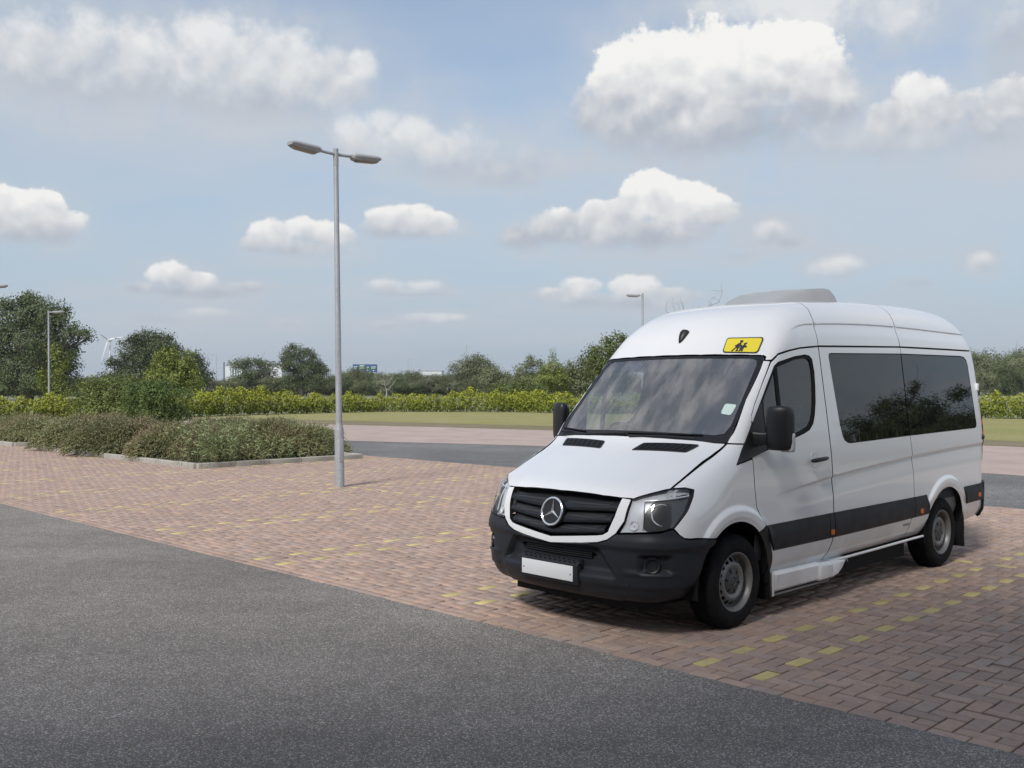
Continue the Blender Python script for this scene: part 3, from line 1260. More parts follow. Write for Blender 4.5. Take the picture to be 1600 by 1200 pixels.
sw_off = (-.20, -.15, -.11, -.08, -.055, -.038, -.027, -.021, -.016, -.011, -.006, -.001, .006, .02)
doors = panel('front_door', M_PAINT, van, 'side', door, step=.035, lines=line_rows(SWX, -1.42, -.3, sw_off), sides=LR)
tri = [(.002, 1.223), (-.122, 1.364), (-.244, 1.506), (-.402, 1.676), (-.412, 1.676), (-.412, 1.312), (-.343, 1.293), (-.203, 1.261)]
panel('mirror_base', M_BLACK, doors, 'side', tri, off=.006, step=.04, gap=0, sides=LR, flange=.02)
wo = [(-.402, 1.672)] + doorwin[2:-2] + [(-.402, 1.306)]
wi = inset(wo, .026)
pane1 = fillet([(-.445, 1.690), (-.655, 1.925), (-.655, 1.385), (-.445, 1.345)], .012, 3)
pane2 = [(-.70, 1.955), (-.985, 2.020), (-1.145, 2.037), (-1.195, 2.030), (-1.228, 2.005), (-1.242, 1.92), (-1.233, 1.805), (-1.211, 1.68), (-1.178, 1.58), (-1.142, 1.517), (-1.088, 1.475), (-.99, 1.447), (-.89, 1.426), (-.70, 1.392)]
panel('window_seal', M_RUBBER_SEAM, doors, 'side', wo, holes=[pane1, pane2], off=-.004, step=.05, sides=LR, flange=.02, gap=.001)
panel('quarter_pane', M_DOORGL, doors, 'side', inset(pane1, -.006), off=-.012, step=.06, sides=LR, flange=0, gap=0)
panel('door_pane', M_DOORGL, doors, 'side', inset(pane2, -.006), off=-.012, step=.06, sides=LR, flange=0, gap=0)
for k, s in enumerate(LR):
    mb = MB()
    mb.tube([(-1.02, s * 1.012, 1.195), (-1.05, s * 1.030, 1.198), (-1.20, s * 1.030, 1.205), (-1.275, s * 1.014, 1.207)], [.012, .018, .018, .013], 10)
    mb.build('handle', M_BLACK, doors[k])
panel('handle_recess', simple('recess_paint', (.70, .71, .715), .4, coat=.6), doors, 'side', fillet([(-1.075, 1.135), (-1.185, 1.135), (-1.19, 1.262), (-1.075, 1.262)], .05), off=.0025, step=.02, gap=0, flange=.004, sides=LR,
      disp=lambda P, Q: -.006 * sstep(.055, .02, np.hypot(Q[:, 0] + 1.13, (Q[:, 1] - 1.198))))
# --- rear flanks and sliding door
win_t = [(-1.578, 2.086), (-2.955, 2.115)]
mid = [(-1.366, .325), (-1.430, .515), (-1.420, 1.05), (-1.410, 1.6), (-1.390, 2.140), (-2.955, 2.178), (-2.955, 2.115), (-1.590, 2.087), (-1.560, 2.082), (-1.547, 2.060), (-1.618, 1.471), (-1.640, 1.385), (-1.672, 1.338), (-1.72, 1.318), (-1.765, 1.312), (-2.95, 1.338), (-2.962, 1.15), (-2.980, .75), (-2.893, .349)]
panel('sliding_door', M_PAINT, van, 'side', mid, step=.04, lines=line_rows(SWX, -2.97, -1.4, sw_off), sides=LR)
rearp = [(-2.893, .349), (-2.980, .75), (-2.962, 1.15), (-2.95, 1.338), (-4.52, 1.366), (-4.56, 1.376), (-4.578, 1.41), (-4.528, 2.03), (-4.505, 2.085), (-4.45, 2.115), (-4.36, 2.124), (-2.955, 2.115), (-2.955, 2.178), (-4.60, 2.184), (-4.68, 2.184), (-4.735, 1.8), (-4.765, 1.3), (-4.79, .9), (-4.79, .44), (-4.50, .41), (-4.20, .37)] \
    + arc(ARR, AR, 176, 4, 40)[1:] + [(-3.27, .352)]
ring2 = [(ARR[0] + r * math.cos(a), ARR[1] + r * math.sin(a)) for r in (.47, .485, .50, .515, .53, .542, .552, .562, .572, .585, .60) for a in np.linspace(.7, 2.45, 60)]
quarter = panel('rear_quarter', M_PAINT, van, 'side', rearp, step=.04, lines=[ring2] + line_rows(SWX, -4.75, -2.95, sw_off), sides=LR)
wl = [(-2.948, 2.113), (-1.592, 2.084), (-1.563, 2.079), (-1.551, 2.058), (-1.621, 1.471), (-1.643, 1.387), (-1.675, 1.341), (-1.722, 1.321), (-1.765, 1.315), (-2.944, 1.341)]
wr_ = [(-2.958, 1.341), (-4.52, 1.369), (-4.557, 1.379), (-4.574, 1.412), (-4.525, 2.03), (-4.502, 2.082), (-4.45, 2.111), (-4.36, 2.120), (-2.962, 2.112)]
panel('side_window', M_PRIV, van, 'side', wl, off=-.002, step=.07, gap=.002, sides=LR, flange=.012)
panel('side_window', M_PRIV, van, 'side', wr_, off=-.002, step=.07, gap=.002, sides=LR, flange=.012)
# --- windscreen pillars
pil = [(-.014, 1.374), (-.16, 1.535), (-.309, 1.701), (-.46, 1.857), (-.602, 2.006), (-.640, 2.002), (-.477, 1.824), (-.335, 1.665), (-.267, 1.578), (-.251, 1.540), (-.246, 1.512), (-.124, 1.369)]
panel('windscreen_pillar', M_PAINT, van, 'side', pil, step=.03, sides=LR, gap=.002)
# --- front cap and roof
gut_c = []
hdr = to_cyl([(-1.385, 2.146), (-1.24, 2.136), (-1.079, 2.123), (-.90, 2.097), (-.745, 2.066), (-.655, 2.012), (-.612, 2.010)])
wtop = front_to_cyl([(.822, 2.040), (.80, 2.051), (.70, 2.055), (.5, 2.060), (.25, 2.064), (0, 2.066)])
seamB = to_cyl([(-1.386, 2.146), (-1.392, 2.24), (-1.403, 2.338), (-1.44, 2.41), (-1.505, 2.478)])
seamB += [(-1.60, CS * 1.02), (-1.68, CS * 1.15), (-1.72, CS * 1.3), (-1.735, CS * math.pi / 2)]
half = hdr + wtop
refl = lambda pts: [(x, CS * math.pi - f) for x, f in pts]
cap = half + refl(half)[::-1][1:] + refl(seamB)[1:] + seamB[::-1][1:-1]
gl_rows = []
for s0, s1 in ((-1.38, -.93), (-2.94, -1.42), (-4.66, -2.97)):
    rows = []
    for of in (-.13, -.09, -.06, -.035, -.021, -.016, -.011, -.006, -.001, .006, .02):
        xs = np.arange(s0, s1, .035)
        cy = to_cyl([(x, float(GUT(np.array([x]))[0]) + of) for x in xs])
        rows.append(np.array(cy))
        rows.append(np.array(refl(cy)))
    gl_rows.append(rows)
panel('front_cap', M_PAINT, van, 'cyl', cap, step=.04, lines=gl_rows[0], gap=.0035)
seamM = to_cyl([(-2.955, 2.185), (-2.960, 2.28), (-2.967, 2.384), (-2.99, 2.45), (-3.03, 2.52)])
seamM += [(-3.06, CS * 1.02), (-3.075, CS * 1.2), (-3.08, CS * math.pi / 2)]
hb = to_cyl([(-1.393, 2.147), (-1.9, 2.160), (-2.4, 2.172), (-2.952, 2.185)])
roofm = hb + seamM[1:] + refl(seamM)[::-1][1:] + refl(hb)[::-1][1:] + refl(seamB)[1:-1] + seamB[::-1]
panel('roof_panel', M_PAINT, van, 'cyl', roofm, step=.05, lines=gl_rows[1])
hr = to_cyl([(-2.958, 2.185), (-3.5, 2.189), (-4.1, 2.191), (-4.60, 2.191), (-4.69, 2.191)])
endr = to_cyl([(-4.70, 2.25), (-4.71, 2.32)]) + [(-4.735, CS * .95), (-4.745, CS * 1.2), (-4.75, CS * math.pi / 2)]
roofr = hr + endr + refl(endr)[::-1][1:] + refl(hr)[::-1] + refl(seamM)[1:] + seamM[::-1][1:-1]
panel('roof_panel', M_PAINT, van, 'cyl', roofr, step=.05, lines=gl_rows[2])
# --- tail
panel('rear_door', M_PAINT, van, 'rear', [(.002, .46), (.86, .46), (.87, 1.3), (.82, 2.2), (.70, 2.42), (.002, 2.47)], step=.08, sides=LR)
panel('rear_window', M_PRIV, van, 'rear', fillet([(.08, 1.35), (.76, 1.35), (.72, 2.08), (.08, 2.10)], .06), off=.003, step=.1, sides=LR, gap=0)
tl = [(-4.742, 1.50), (-4.80, 1.50), (-4.835, .80), (-4.775, .80)]
panel('tail_light', M_RED, van, 'side', tl, off=.006, step=.04, sides=LR, gap=0)
panel('reversing_lens', M_CLEAR, van, 'side', [(-4.765, 1.05), (-4.82, 1.05), (-4.825, .97), (-4.77, .97)], off=.009, step=.04, sides=LR, gap=0)
# --- flank mouldings
BT = pchip([-5, -4.6, -2.94, -1.4, -.3], [.790, .778, .752, .742, .733])
BB = pchip([-5, -4.5, -2.99, -1.41, -.3], [.605, .592, .551, .526, .522])


def moulding(x0, x1, x0b=None, x1b=None):
    x0b = x0 if x0b is None else x0b
    x1b = x1 if x1b is None else x1b
    f = lambda fn, x: float(fn(np.array([x]))[0])
    xs = np.linspace(x0, x1, 6)
    xb = np.linspace(x1b, x0b, 6)
    return [(x, f(BT, x)) for x in xs] + [(x, f(BB, x)) for x in xb]


def mould_disp(P, Q):
    t_ = (Q[:, 1] - BB(Q[:, 0])) / (BT(Q[:, 0]) - BB(Q[:, 0]))
    return .004 + .016 * sstep(0, .10, t_) * (1 - .75 * sstep(.55, 1.0, t_))


for a in ((-.352, -1.335, -.482, -1.335), (-1.341, -1.421), (-1.428, -2.973), (-2.982, -3.245, -2.982, -3.315), (-4.150, -4.66, -4.215, -4.66)):
    panel('side_moulding', M_TRIM, van, 'side', moulding(*a), off=.0, step=.03, gap=.002, sides=LR, disp=mould_disp, flange=.02)
for (x, z) in ((-1.381, .580), (-3.112, .606), (-4.52, .660)):
    panel('side_marker', M_ORANGE, van, 'side', fillet([(x - .028, z - .022), (x + .028, z - .022), (x + .028, z + .022), (x - .028, z + .022)], .012), off=.027, step=.02, gap=0, flange=.02, sides=LR)
# black trim at the rear of the front arches and mud flaps
trim = arc(AF, AR - .002, 130, 190, 16) + [(-.505, .25), (-.505, .36), (-.475, .50), (-.43, .60), (-.345, .733)]
panel('arch_trim', M_BLACK, van, 'side', trim, off=.004, step=.03, sides=LR, gap=.002)
for s in LR:
    MB().box((-.455, s * .86, .27), (.02, .22, .26), Matrix.Rotation(.08, 3, 'Y')).build('mud_flap', M_RUBBER_SEAM, van, bevel=.004)
    MB().box((-4.20, s * .86, .27), (.02, .22, .26), Matrix.Rotation(.08, 3, 'Y')).build('mud_flap', M_RUBBER_SEAM, van, bevel=.004)
# entrance step boxes (white, below the passenger side door)
def box_loft(secs):
    """closed loft of sections with equal point counts"""
    mb = MB()
    n = len(secs[0])
    V = [p for s_ in secs for p in s_]
    Fc = []
    for i in range(len(secs) - 1):
        for k in range(n):
            Fc.append((i * n + k, i * n + (k + 1) % n, (i + 1) * n + (k + 1) % n, (i + 1) * n + k))
    Fc.append(tuple(range(n)))
    Fc.append(tuple(range((len(secs) - 1) * n, len(secs) * n)))
    return mb.add(V, Fc)


def step_sec(x, yo, zb, zt, yt=None):
    yt = yo if yt is None else yt
    return [(x, .55, zb), (x, yo - .02, zb), (x, yo, zb + .02), (x, yt, zt - .03), (x, yt - .015, zt), (x, .55, zt)]


st = box_loft([step_sec(-.53, .945, .185, .352, .955), step_sec(-.56, .962, .185, .352, .968), step_sec(-1.20, .962, .185, .347, .968), step_sec(-1.225, .985, .183, .338, .985), step_sec(-1.415, .985, .183, .333, .985)])
st.build('step_box', M_PAINT, van, sharp=25, bevel=.006)
st = box_loft([step_sec(-1.425, .985, .185, .330, .98), step_sec(-1.52, .98, .195, .330, .978), step_sec(-1.60, .97, .225, .330, .972), step_sec(-1.66, .965, .27, .330, .966), step_sec(-1.72, .955, .308, .330, .958)])
st.build('step_fairing', M_PAINT, van, sharp=25, bevel=.004)
MB().box((-.97, .93, .168), (.86, .06, .014)).build('step_tread', M_STEEL, van, bevel=.003)
st = box_loft([[(x, .93, .155), (x, .965, .16), (x, .965, .345), (x, .93, .35)] for x in (-.505, -.530)])
st.build('step_end', M_PAINT, van, bevel=.004)
sills = [MB().tube([(-1.42, s * .955, .322), (-2.2, s * .957, .333), (-2.9, s * .958, .345), (-3.24, s * .955, .348)], .012, 10).build('sill_trim', M_PAINT, van) for s in LR]

# --- front end
hood = [(.874, 0), (.866, .2), (.85, .40), (.828, .54), (.803, .640), (.752, .708), (.69, .775), (.628, .832), (.447, .832), (.227, .829), (.10, .845), (-.006, .868), (.012, .78), (.035, .62), (.056, .45), (.070, .25), (.076, 0)]
hood = hood + [(a, -b) for a, b in reversed(hood) if b > 0]
hood_o = panel('bonnet', M_PAINT, van, 'top', hood, step=.04, gap=.003,
               disp=lambda P, Q: .010 * sstep(.80, .60, np.abs(P[:, 1]) + .10 * sstep(.2, .9, P[:, 0])))
vent = [(.244, .158), (.138, .196), (.072, .690), (.185, .640)]
for s in LR:
    vv = fillet([(a, b * s) for a, b in vent], .022)
    vo = panel('bonnet_vent', M_BLACK, hood_o, 'top', vv, off=.014, step=.03, gap=0, flange=.012)
    for k in range(15):
        t_ = (k + .9) / 16
        a = np.array(vent[0]) * (1 - t_) + np.array(vent[3]) * t_
        b = np.array(vent[1]) * (1 - t_) + np.array(vent[2]) * t_
        dv = (b - a) * .10
        a, b = a + dv, b - dv
        w = .0085
        q = [(a[0], (a[1] - w) * s), (b[0], (b[1] - w) * s), (b[0], (b[1] + w) * s), (a[0], (a[1] + w) * s)]
        panel('vent_slat', M_TRIM if k % 2 else M_DARK, vo, 'top', q, off=.020 if k % 2 else .0165, step=.03, gap=.001, flange=.005)
# windscreen
ws = mir([(0, 1.386), (.2, 1.384), (.46, 1.379), (.70, 1.374), (.870, 1.371), (.880, 1.40), (.853, 1.701), (.818, 2.02), (.80, 2.046), (.70, 2.050), (.5, 2.055), (.25, 2.059), (0, 2.060)])
wi_ = mir([(0, 1.445), (.3, 1.442), (.60, 1.436), (.75, 1.432), (.815, 1.445), (.836, 1.50), (.815, 1.701), (.785, 1.97), (.765, 2.012), (.72, 2.024), (.5, 2.030), (.25, 2.034), (0, 2.035)])
wso = panel('windscreen', M_SCREEN, van, 'front', ws, off=-.006, step=.06, gap=.003, flange=0)
panel('glass_border', M_FRIT, wso, 'front', ws, holes=[wi_], off=-.003, step=.04, gap=.003, flange=.01)
panel('tinted_band', M_SHADE, wso, 'front', mir([(0, 1.93), (.4, 1.926), (.79, 1.915), (.783, 2.02), (.5, 2.032), (0, 2.037)]), off=-.010, step=.06, gap=0, flange=0)
panel('permit_sticker', M_STICK, wso, 'front', fillet([(.705, 1.590), (.795, 1.578), (.800, 1.660), (.700, 1.668)], .02), off=-.0035, step=.03, gap=0, flange=0)
# cowl under the wipers
panel('cowl', M_BLACK, van, 'front', mir([(0, 1.355), (.4, 1.35), (.86, 1.345), (.86, 1.372), (.46, 1.381), (0, 1.388)]), off=-.012, step=.04, gap=0, flange=.02)
def on_front(y, z, off):
    A, B = rays('front', np.array([(y, z)], float))
    return shoot(A, B, off)[0]
for (y0, z0, y1, z1) in ((-.55, 1.395, -.84, 1.412), (.02, 1.398, .62, 1.400)):
    mb = MB()
    mb.tube([on_front(y0 + (y1 - y0) * t_, z0 + (z1 - z0) * t_ + .012 * math.sin(math.pi * t_), .016) for t_ in np.linspace(0, 1, 9)], .008, 8)
    mb.tube([on_front(y0 + (y1 - y0) * t_, z0 + (z1 - z0) * t_ + .030, .006) for t_ in np.linspace(-.1, 1.06, 12)], .006, 6)
    mb.build('wiper', M_BLACK, van)
for (y0, z0, y1, z1) in ((-.78, 1.385, -.05, 1.425),):
    mb = MB()
    mb.tube([on_front(y0 + (y1 - y0) * t_, z0 + (z1 - z0) * t_, .012) for t_ in np.linspace(0, 1, 12)], .008, 8)
    mb.build('wiper', M_BLACK, van)
# headlights: silver bowl, dark bezel, reflectors and a clear lens
hl = to_vert([(.806, .632, .998), (.75, .706, 1.030), (.69, .775, 1.056), (.618, .84, 1.075), (.54, .9, 1.077), (.492, .932, 1.062), (.517, .944, 1.018), (.581, .955, .939), (.655, .945, .867), (.712, .923, .807), (.786, .863, .782), (.848, .768, .773), (.905, .592, .758), (.880, .632, .847)])
for s in LR:
    h_ = [(a * s, b) for a, b in hl]
    hp = panel('headlight', M_SILVER, van, 'vert', h_, off=-.034, step=.025, gap=.002, flange=0)
    panel('lens', M_LENS, hp, 'vert', h_, off=.001, step=.03, gap=.003, flange=.012)
    bz = to_vert([(.74, .765, .985), (.66, .83, 1.005), (.56, .91, 1.030), (.525, .938, 1.030), (.59, .945, .93), (.665, .93, .86), (.72, .90, .80), (.80, .84, .782), (.84, .765, .785), (.835, .745, .84), (.80, .735, .90)])
    panel('bezel', M_BEZEL, hp, 'vert', fillet([(a * s, b) for a, b in bz], .03), off=-.026, step=.025, gap=0, flange=.01)
    A, B = rays('vert', np.array([(s * VS * math.atan2(.845, .74), .895)]))
    c = Vector(shoot(A, B, -.03)[0])
    nrm = Vector((.62, .70 * s, .25)).normalized()
    def dish(name, c, nrm, r, dep, mat, par, n=28):
        mb = MB()
        prof = [(r, .002), (r * .97, .003), (r * .9, .0), (r * .66, -dep * .55), (r * .3, -dep), (r * .2, -dep), (r * .2, -dep * .3), (r * .1, -dep * .1), (.001, -dep * .1)]
        mb.lathe(prof, n)
        # facets of the bowl: every second spoke of vertices is pushed in
        for i_, v_ in enumerate(mb.v):
            ring_, k_ = divmod(i_, n)
            if 2 <= ring_ <= 3 and (k_ // 3) % 2:
                mb.v[i_] = (v_[0] * .93, v_[1] * .93, v_[2] - dep * .22)
        q = Vector((0, 0, 1)).rotation_difference(nrm)
        mb.v = [tuple(q @ Vector(v) + c) for v in mb.v]
        return mb.build(name, mat, par, sharp=18)
    dish('reflector', c, nrm, .078, .034, M_BOWL, hp)
    for (ya, xa, za, yb, xb, zb, rr_) in ((.735, .80, .985, .93, .53, 1.020, .006), (.745, .835, .80, .735, .80, .985, .005)):
        A, B = rays('vert', np.array([(s * VS * math.atan2(ya + (yb - ya) * q_, xa + (xb - xa) * q_), za + (zb - za) * q_) for q_ in np.linspace(0, 1, 8)]))
        MB().tube([tuple(p_) for p_ in shoot(A, B, -.018)], rr_, 8).build('light_strip', M_SILVER, hp)
    A, B = rays('vert', np.array([(s * VS * math.atan2(.69, .86), .815)]))
    dish('side_light', Vector(shoot(A, B, -.026)[0]), Vector((.82, .45 * s, .25)).normalized(), .034, .015, M_BOWL, hp)
    A, B = rays('vert', np.array([(s * VS * math.atan2(.855, .64), 1.030)]))
    dish('indicator', Vector(shoot(A, B, -.022)[0]), Vector((.55, .62 * s, .5)).normalized(), .034, .012, M_CLEAR, hp)
# grille, surround and badge
gr_ = [(0, .690), (.42, .735), (.465, .743), (.502, .765), (.538, .877), (.553, 1.003), (.45, 1.006), (.25, 1.010), (0, 1.013)]
sur = [(0, .640), (.30, .668), (.43, .685), (.505, .710), (.567, .758), (.618, .847), (.628, .992), (.556, .998)] + [(.541, .877), (.505, .763), (.468, .740), (.42, .732), (0, .687)]
surf_out = [(0, .640), (.30, .668), (.43, .685), (.505, .710), (.567, .758), (.618, .847), (.626, .994), (.557, 1.0), (.541, .877), (.505, .763), (.466, .739), (.42, .731), (0, .686)]
surf_full = surf_out + [(-a, b) for a, b in reversed(surf_out) if a > 0]
# one closed U: outer edge left-to-right, inner edge back
outer = [(a, b) for a, b in surf_out[:7]]
inner = [(a, b) for a, b in surf_out[7:]]
U_poly = [(-a, b) for a, b in reversed(outer)][:-1] + outer + inner + [(-a, b) for a, b in reversed(inner)][1:]
panel('grille_surround', M_PAINT, van, 'front', U_poly, off=.004, step=.025, gap=.001, flange=.03)
grl = panel('grille', M_DARK, van, 'front', mir(gr_), off=-.055, step=.05, gap=0, flange=0)


def gz(y, t_):
    """height of the grille opening at y: t_ 0 = bottom, 1 = top"""
    b_ = np.interp(abs(y), [0, .42, .50, .54], [.692, .737, .767, .88])
    return b_ + (1.008 - b_) * t_


for k, (t0, t1) in enumerate(((.02, .275), (.315, .60), (.64, .955))):
    yo = (.470, .515, .540)[k]
    ysn = np.linspace(-yo, yo, 25)
    lo_ = [(y, float(.702 + .29 * t0 + (.050 if k < 3 else 0) * abs(y) / .54 * (1 - t0 * .8))) for y in ysn]
    hi_ = [(y, float(.702 + .29 * t1 + .045 * abs(y) / .54 * (1 - t1 * .8))) for y in ysn]
    tmid = {}
    lo0, hi0 = t0, t1

    def sl_disp(P, Q, t0=t0, t1=t1):
        zz = (Q[:, 1] - (.702 + .29 * t0 + .047 * np.abs(Q[:, 0]) / .54 * (1 - t0 * .8))) / (.29 * (t1 - t0))
        return -.040 * sstep(.30, 1.0, zz) - .012 * sstep(.12, 0, zz)
    sp_ = panel('grille_slat', M_TRIM, grl, 'front', hi_ + lo_[::-1], off=.0, step=.016, gap=0, flange=.012, disp=sl_disp)
    for s in (-1, 1):
        a0, a1 = (.09 if k else .075), yo - .045
        if k == 0:
            a0 = .03
        f = lambda y, q: float(.702 + .29 * (t0 + (t1 - t0) * q) + .047 * y / .54 * (1 - (t0 + (t1 - t0) * q) * .8))
        ins = [(s * y, f(y, .86)) for y in np.linspace(a0, a1, 8)] + [(s * y, f(y, .46)) for y in np.linspace(a1 - .02, a0, 8)]
        panel('grille_mesh', M_PERF, sp_, 'front', fillet(ins, .006, 2), off=.0025, step=.016, gap=0, flange=0, disp=sl_disp)
bc = Vector(on_front(0, .868, .0)) + Vector((.022, 0, 0))
bq = Matrix.Rotation(math.radians(90 - 14), 3, 'Y')
mb = MB().lathe([(.001, -.03), (.108, -.03), (.112, -.004), (.108, .004), (.098, .004), (.001, -.004)], 48)
mb.v = [tuple(bq @ Vector(v) + bc) for v in mb.v]
badge = mb.build('badge', M_BLACK, grl)
mb = MB()
N = 48
prof = [(.101 + .0085 * math.cos(a), .006 + .008 * math.sin(a)) for a in np.linspace(0, 2 * math.pi, 10, endpoint=False)]
mb.lathe(prof, N, closed=True)
# three-pointed star with a raised spine
P_ = []
for k in range(3):
    a = math.radians(90 + 120 * k)
    b = math.radians(90 + 120 * k + 60)
    P_.append(((.097 * math.cos(a), .097 * math.sin(a)), (.0155 * math.cos(b), .0155 * math.sin(b))))
V_ = [(0, 0, .017)]
for (tip, notch) in P_:
    V_.append((tip[0], tip[1], .006))
    V_.append((notch[0], notch[1], .002))
Fc_ = []
for k in range(3):
    t_, n1, n0 = 1 + 2 * k, 2 + 2 * k, 2 + 2 * ((k - 1) % 3)
    Fc_ += [(0, t_, n1), (0, n0, t_)]
mb.add(V_, Fc_)
# local z points out of the grille, local y up
R_ = Matrix(((0, 0, 1), (1, 0, 0), (0, 1, 0)))
R_ = Matrix.Rotation(math.radians(-14), 3, 'Y') @ R_
mb.v = [tuple(R_ @ Vector(v) + bc) for v in mb.v]
mb.build('star_emblem', M_CHROME, badge, sharp=20)

# bumper
bt = to_vert([(.985, 0, .634), (.97, .30, .660), (.948, .435, .678), (.932, .51, .704), (.912, .572, .750), (.905, .60, .752), (.848, .768, .767), (.786, .863, .776), (.714, .921, .800), (.680, .948, .757), (.646, .965, .731), (.60, .975, .724), (.521, .989, .721), (.33, .998, .700)])
ar_pts = [(AF[0] + (AR + .0) * math.cos(math.radians(a)), AF[1] + AR * math.sin(math.radians(a))) for a in (50, 42, 34, 26, 18, 10, 2, -6)]
def side_vert(pts):
    A, B = rays('side', np.array(pts, float))
    return to_vert([tuple(p) for p in shoot(A, B)])
bt += side_vert(ar_pts + [(.47, .262)])
bb = to_vert([(.80, .80, .255), (.93, .45, .262), (.95, 0, .268)])
bh = bt + bb
bump_poly = bh + [(-a, b) for a, b in reversed(bh) if a > 1e-4]
ih = to_vert([(.98, 0, .603), (.97, .36, .600), (.965, .40, .585), (.965, .35, .545), (.985, 0, .540)])
intake = ih + [(-a, b) for a, b in reversed(ih[1:-1])]


def bump_disp(P, Q):
    y = np.abs(P[:, 1])
    z = P[:, 2]
    x = P[:, 0]
    d = .016 * sstep(.640, .662, z) - .010 * sstep(.70, .76, z)
    # scoop that narrows towards the number plate
    half_w = np.interp(z, [.40, .47, .60, .64], [.62, .56, .47, .44])
    sc = sstep(0, .030, half_w - y) * sstep(.430, .478, z) * sstep(.646, .622, z)
    d = d - .052 * sc
    # fog lamp pocket
    fx = (y - .835) / .085
    fz = (z - .553) / .060
    r = np.maximum(np.abs(fx), np.abs(fz))
    d = d - .034 * sstep(1.15, .85, r) * sstep(.55, .7, x)
    # ledge under it and lower lip
    d = d + .012 * np.exp(-((z - .487) / .014) ** 2) * sstep(.60, .68, y) * sstep(.97, .90, y) * sstep(.5, .65, x)
    d = d - .016 * sstep(.385, .360, z)
    d = d + .010 * sstep(.50, .46, z) * sstep(.60, .55, y)
    return d


bumper = panel('bumper', M_TRIM, van, 'vert', bump_poly, holes=[intake], off=0., step=.016, gap=.002, flange=.03, disp=bump_disp)
panel('lower_grille', M_DARK, bumper, 'vert', inset(intake, -.02), off=-.085, step=.03, gap=0, flange=0)
for z in (.556, .572, .588):
    ll = to_vert([(.97, -.36, z), (.985, -.18, z), (.99, 0, z), (.985, .18, z), (.97, .36, z)])
    panel('grille_bar', M_BLACK, bumper, 'vert', [(a, b + .004) for a, b in ll] + [(a, b - .004) for a, b in reversed(ll)], off=-.065, step=.03, gap=0, flange=.01)
pl = box_loft([[(.90, y, .352), (.995, y, .358), (.998, y, .500), (.955, y, .535), (.90, y, .540)] for y in (-.315, .275)])
pl.build('plate_holder', M_TRIM, bumper, bevel=.008)
mb = MB()
for k in range(12):
    for j in range(2):
        mb.lathe([(.001, .003), (.010, .0025), (.013, 0)], 10, c=(.962 + .018 * j, -.29 + .05 * k + .025 * j, .533 - .0145 * j))
mb.build('step_studs', M_TRIM, bumper)['kind'] = 'stuff'
rot_p = Matrix.Rotation(0, 3, 'Y')
npl = MB().box((1.003, -.026, .436), (.006, .525, .112)).build('number_plate', M_PLATE, van, bevel=.0025)
for y in (-.266, .214):
    MB().lathe([(.001, .003), (.005, .002), (.006, 0)], 10, 'x', (1.006, y, .430)).build('screw', M_BLACK, npl)
for s in LR:
    A, B = rays('vert', np.array([(s * VS * math.atan2(.832, .832), .548)]))
    c = Vector(shoot(A, B, -.034)[0])
    nrm = Vector((.78, .62 * s, .05)).normalized()
    q = Vector((0, 0, 1)).rotation_difference(nrm)
    mb = MB().lathe([(.058, .0), (.058, .024), (.054, .030), (.044, .026), (.040, .008), (.020, .005), (.001, .004)], 32)
    mb.v = [tuple(q @ Vector(v) + c) for v in mb.v]
    mb.build('fog_lamp', M_BLACK, bumper)
    for (yy, zz) in ((.30, .405), (.66, .40)):
        p = on_front(s * yy - (.03 if yy < .5 else 0), zz, .008)
        MB().lathe([(.012, 0), (.012, .003), (.001, .004)], 14, 'x', tuple(p)).build('sensor', M_TRIM, bumper)
# dark undertray and underbody, hung low to deepen the shade beneath the van
MB().box((.40, 0, .235), (.66, 1.24, .10)).build('undertray', M_DARK, van)
MB().box((-1.85, 0, .26), (2.6, 1.62, .22)).build('floor_pan', M_DARK, van)
MB().box((-2.3, 0, .33), (4.6, .9, .14)).build('driveshaft_tunnel', M_DARK, van)
for x in (0, -3.665):
    MB().tube([(x, -.78, .345), (x, .78, .345)], .06, 12).build('axle', M_DARK, van)
for (cx, cz) in ARCH:
    for s in LR:
        mb = MB()
        V_, Fc_ = [], []
        ang_ = np.linspace(math.radians(-8), math.radians(188), 26)
        for a in ang_:
            for y in (.52, .975):
                V_.append((cx + (AR + .012) * math.cos(a), y * s, cz + (AR + .012) * math.sin(a)))
        for i in range(len(ang_) - 1):
            Fc_.append((2 * i, 2 * i + 1, 2 * i + 3, 2 * i + 2))
        b0 = len(V_)
        V_ += [(cx + (AR + .012) * math.cos(a), .52 * s, cz + (AR + .012) * math.sin(a)) for a in ang_]
        Fc_.append(tuple(range(b0, len(V_))))
        mb.add(V_, Fc_)
        mb.build('arch_liner', M_RUBBER_SEAM, van)
panel('rear_bumper', M_TRIM, van, 'rear', [(-.90, .40), (.90, .40), (.90, .70), (-.90, .70)], off=.045, step=.06, gap=0, flange=.05)
panel('bumper_corner', M_TRIM, van, 'side', [(-4.665, .782), (-4.83, .800), (-4.83, .44), (-4.69, .40), (-4.665, .58)], off=.020, step=.03, gap=.001, flange=.03, sides=LR)
for s in LR:
    MB().lathe([(.001, .045), (.020, .042), (.030, .025), (.030, 0)], 16, 'y', (-4.70, s * .945, 1.262) if s > 0 else (-4.70, -.99, 1.262)).build('door_catch', M_BLACK, van)
    MB().box((-4.70, s * .905, 1.80), (.05, .05, .075)).build('hinge', M_PAINT, van, bevel=.006)

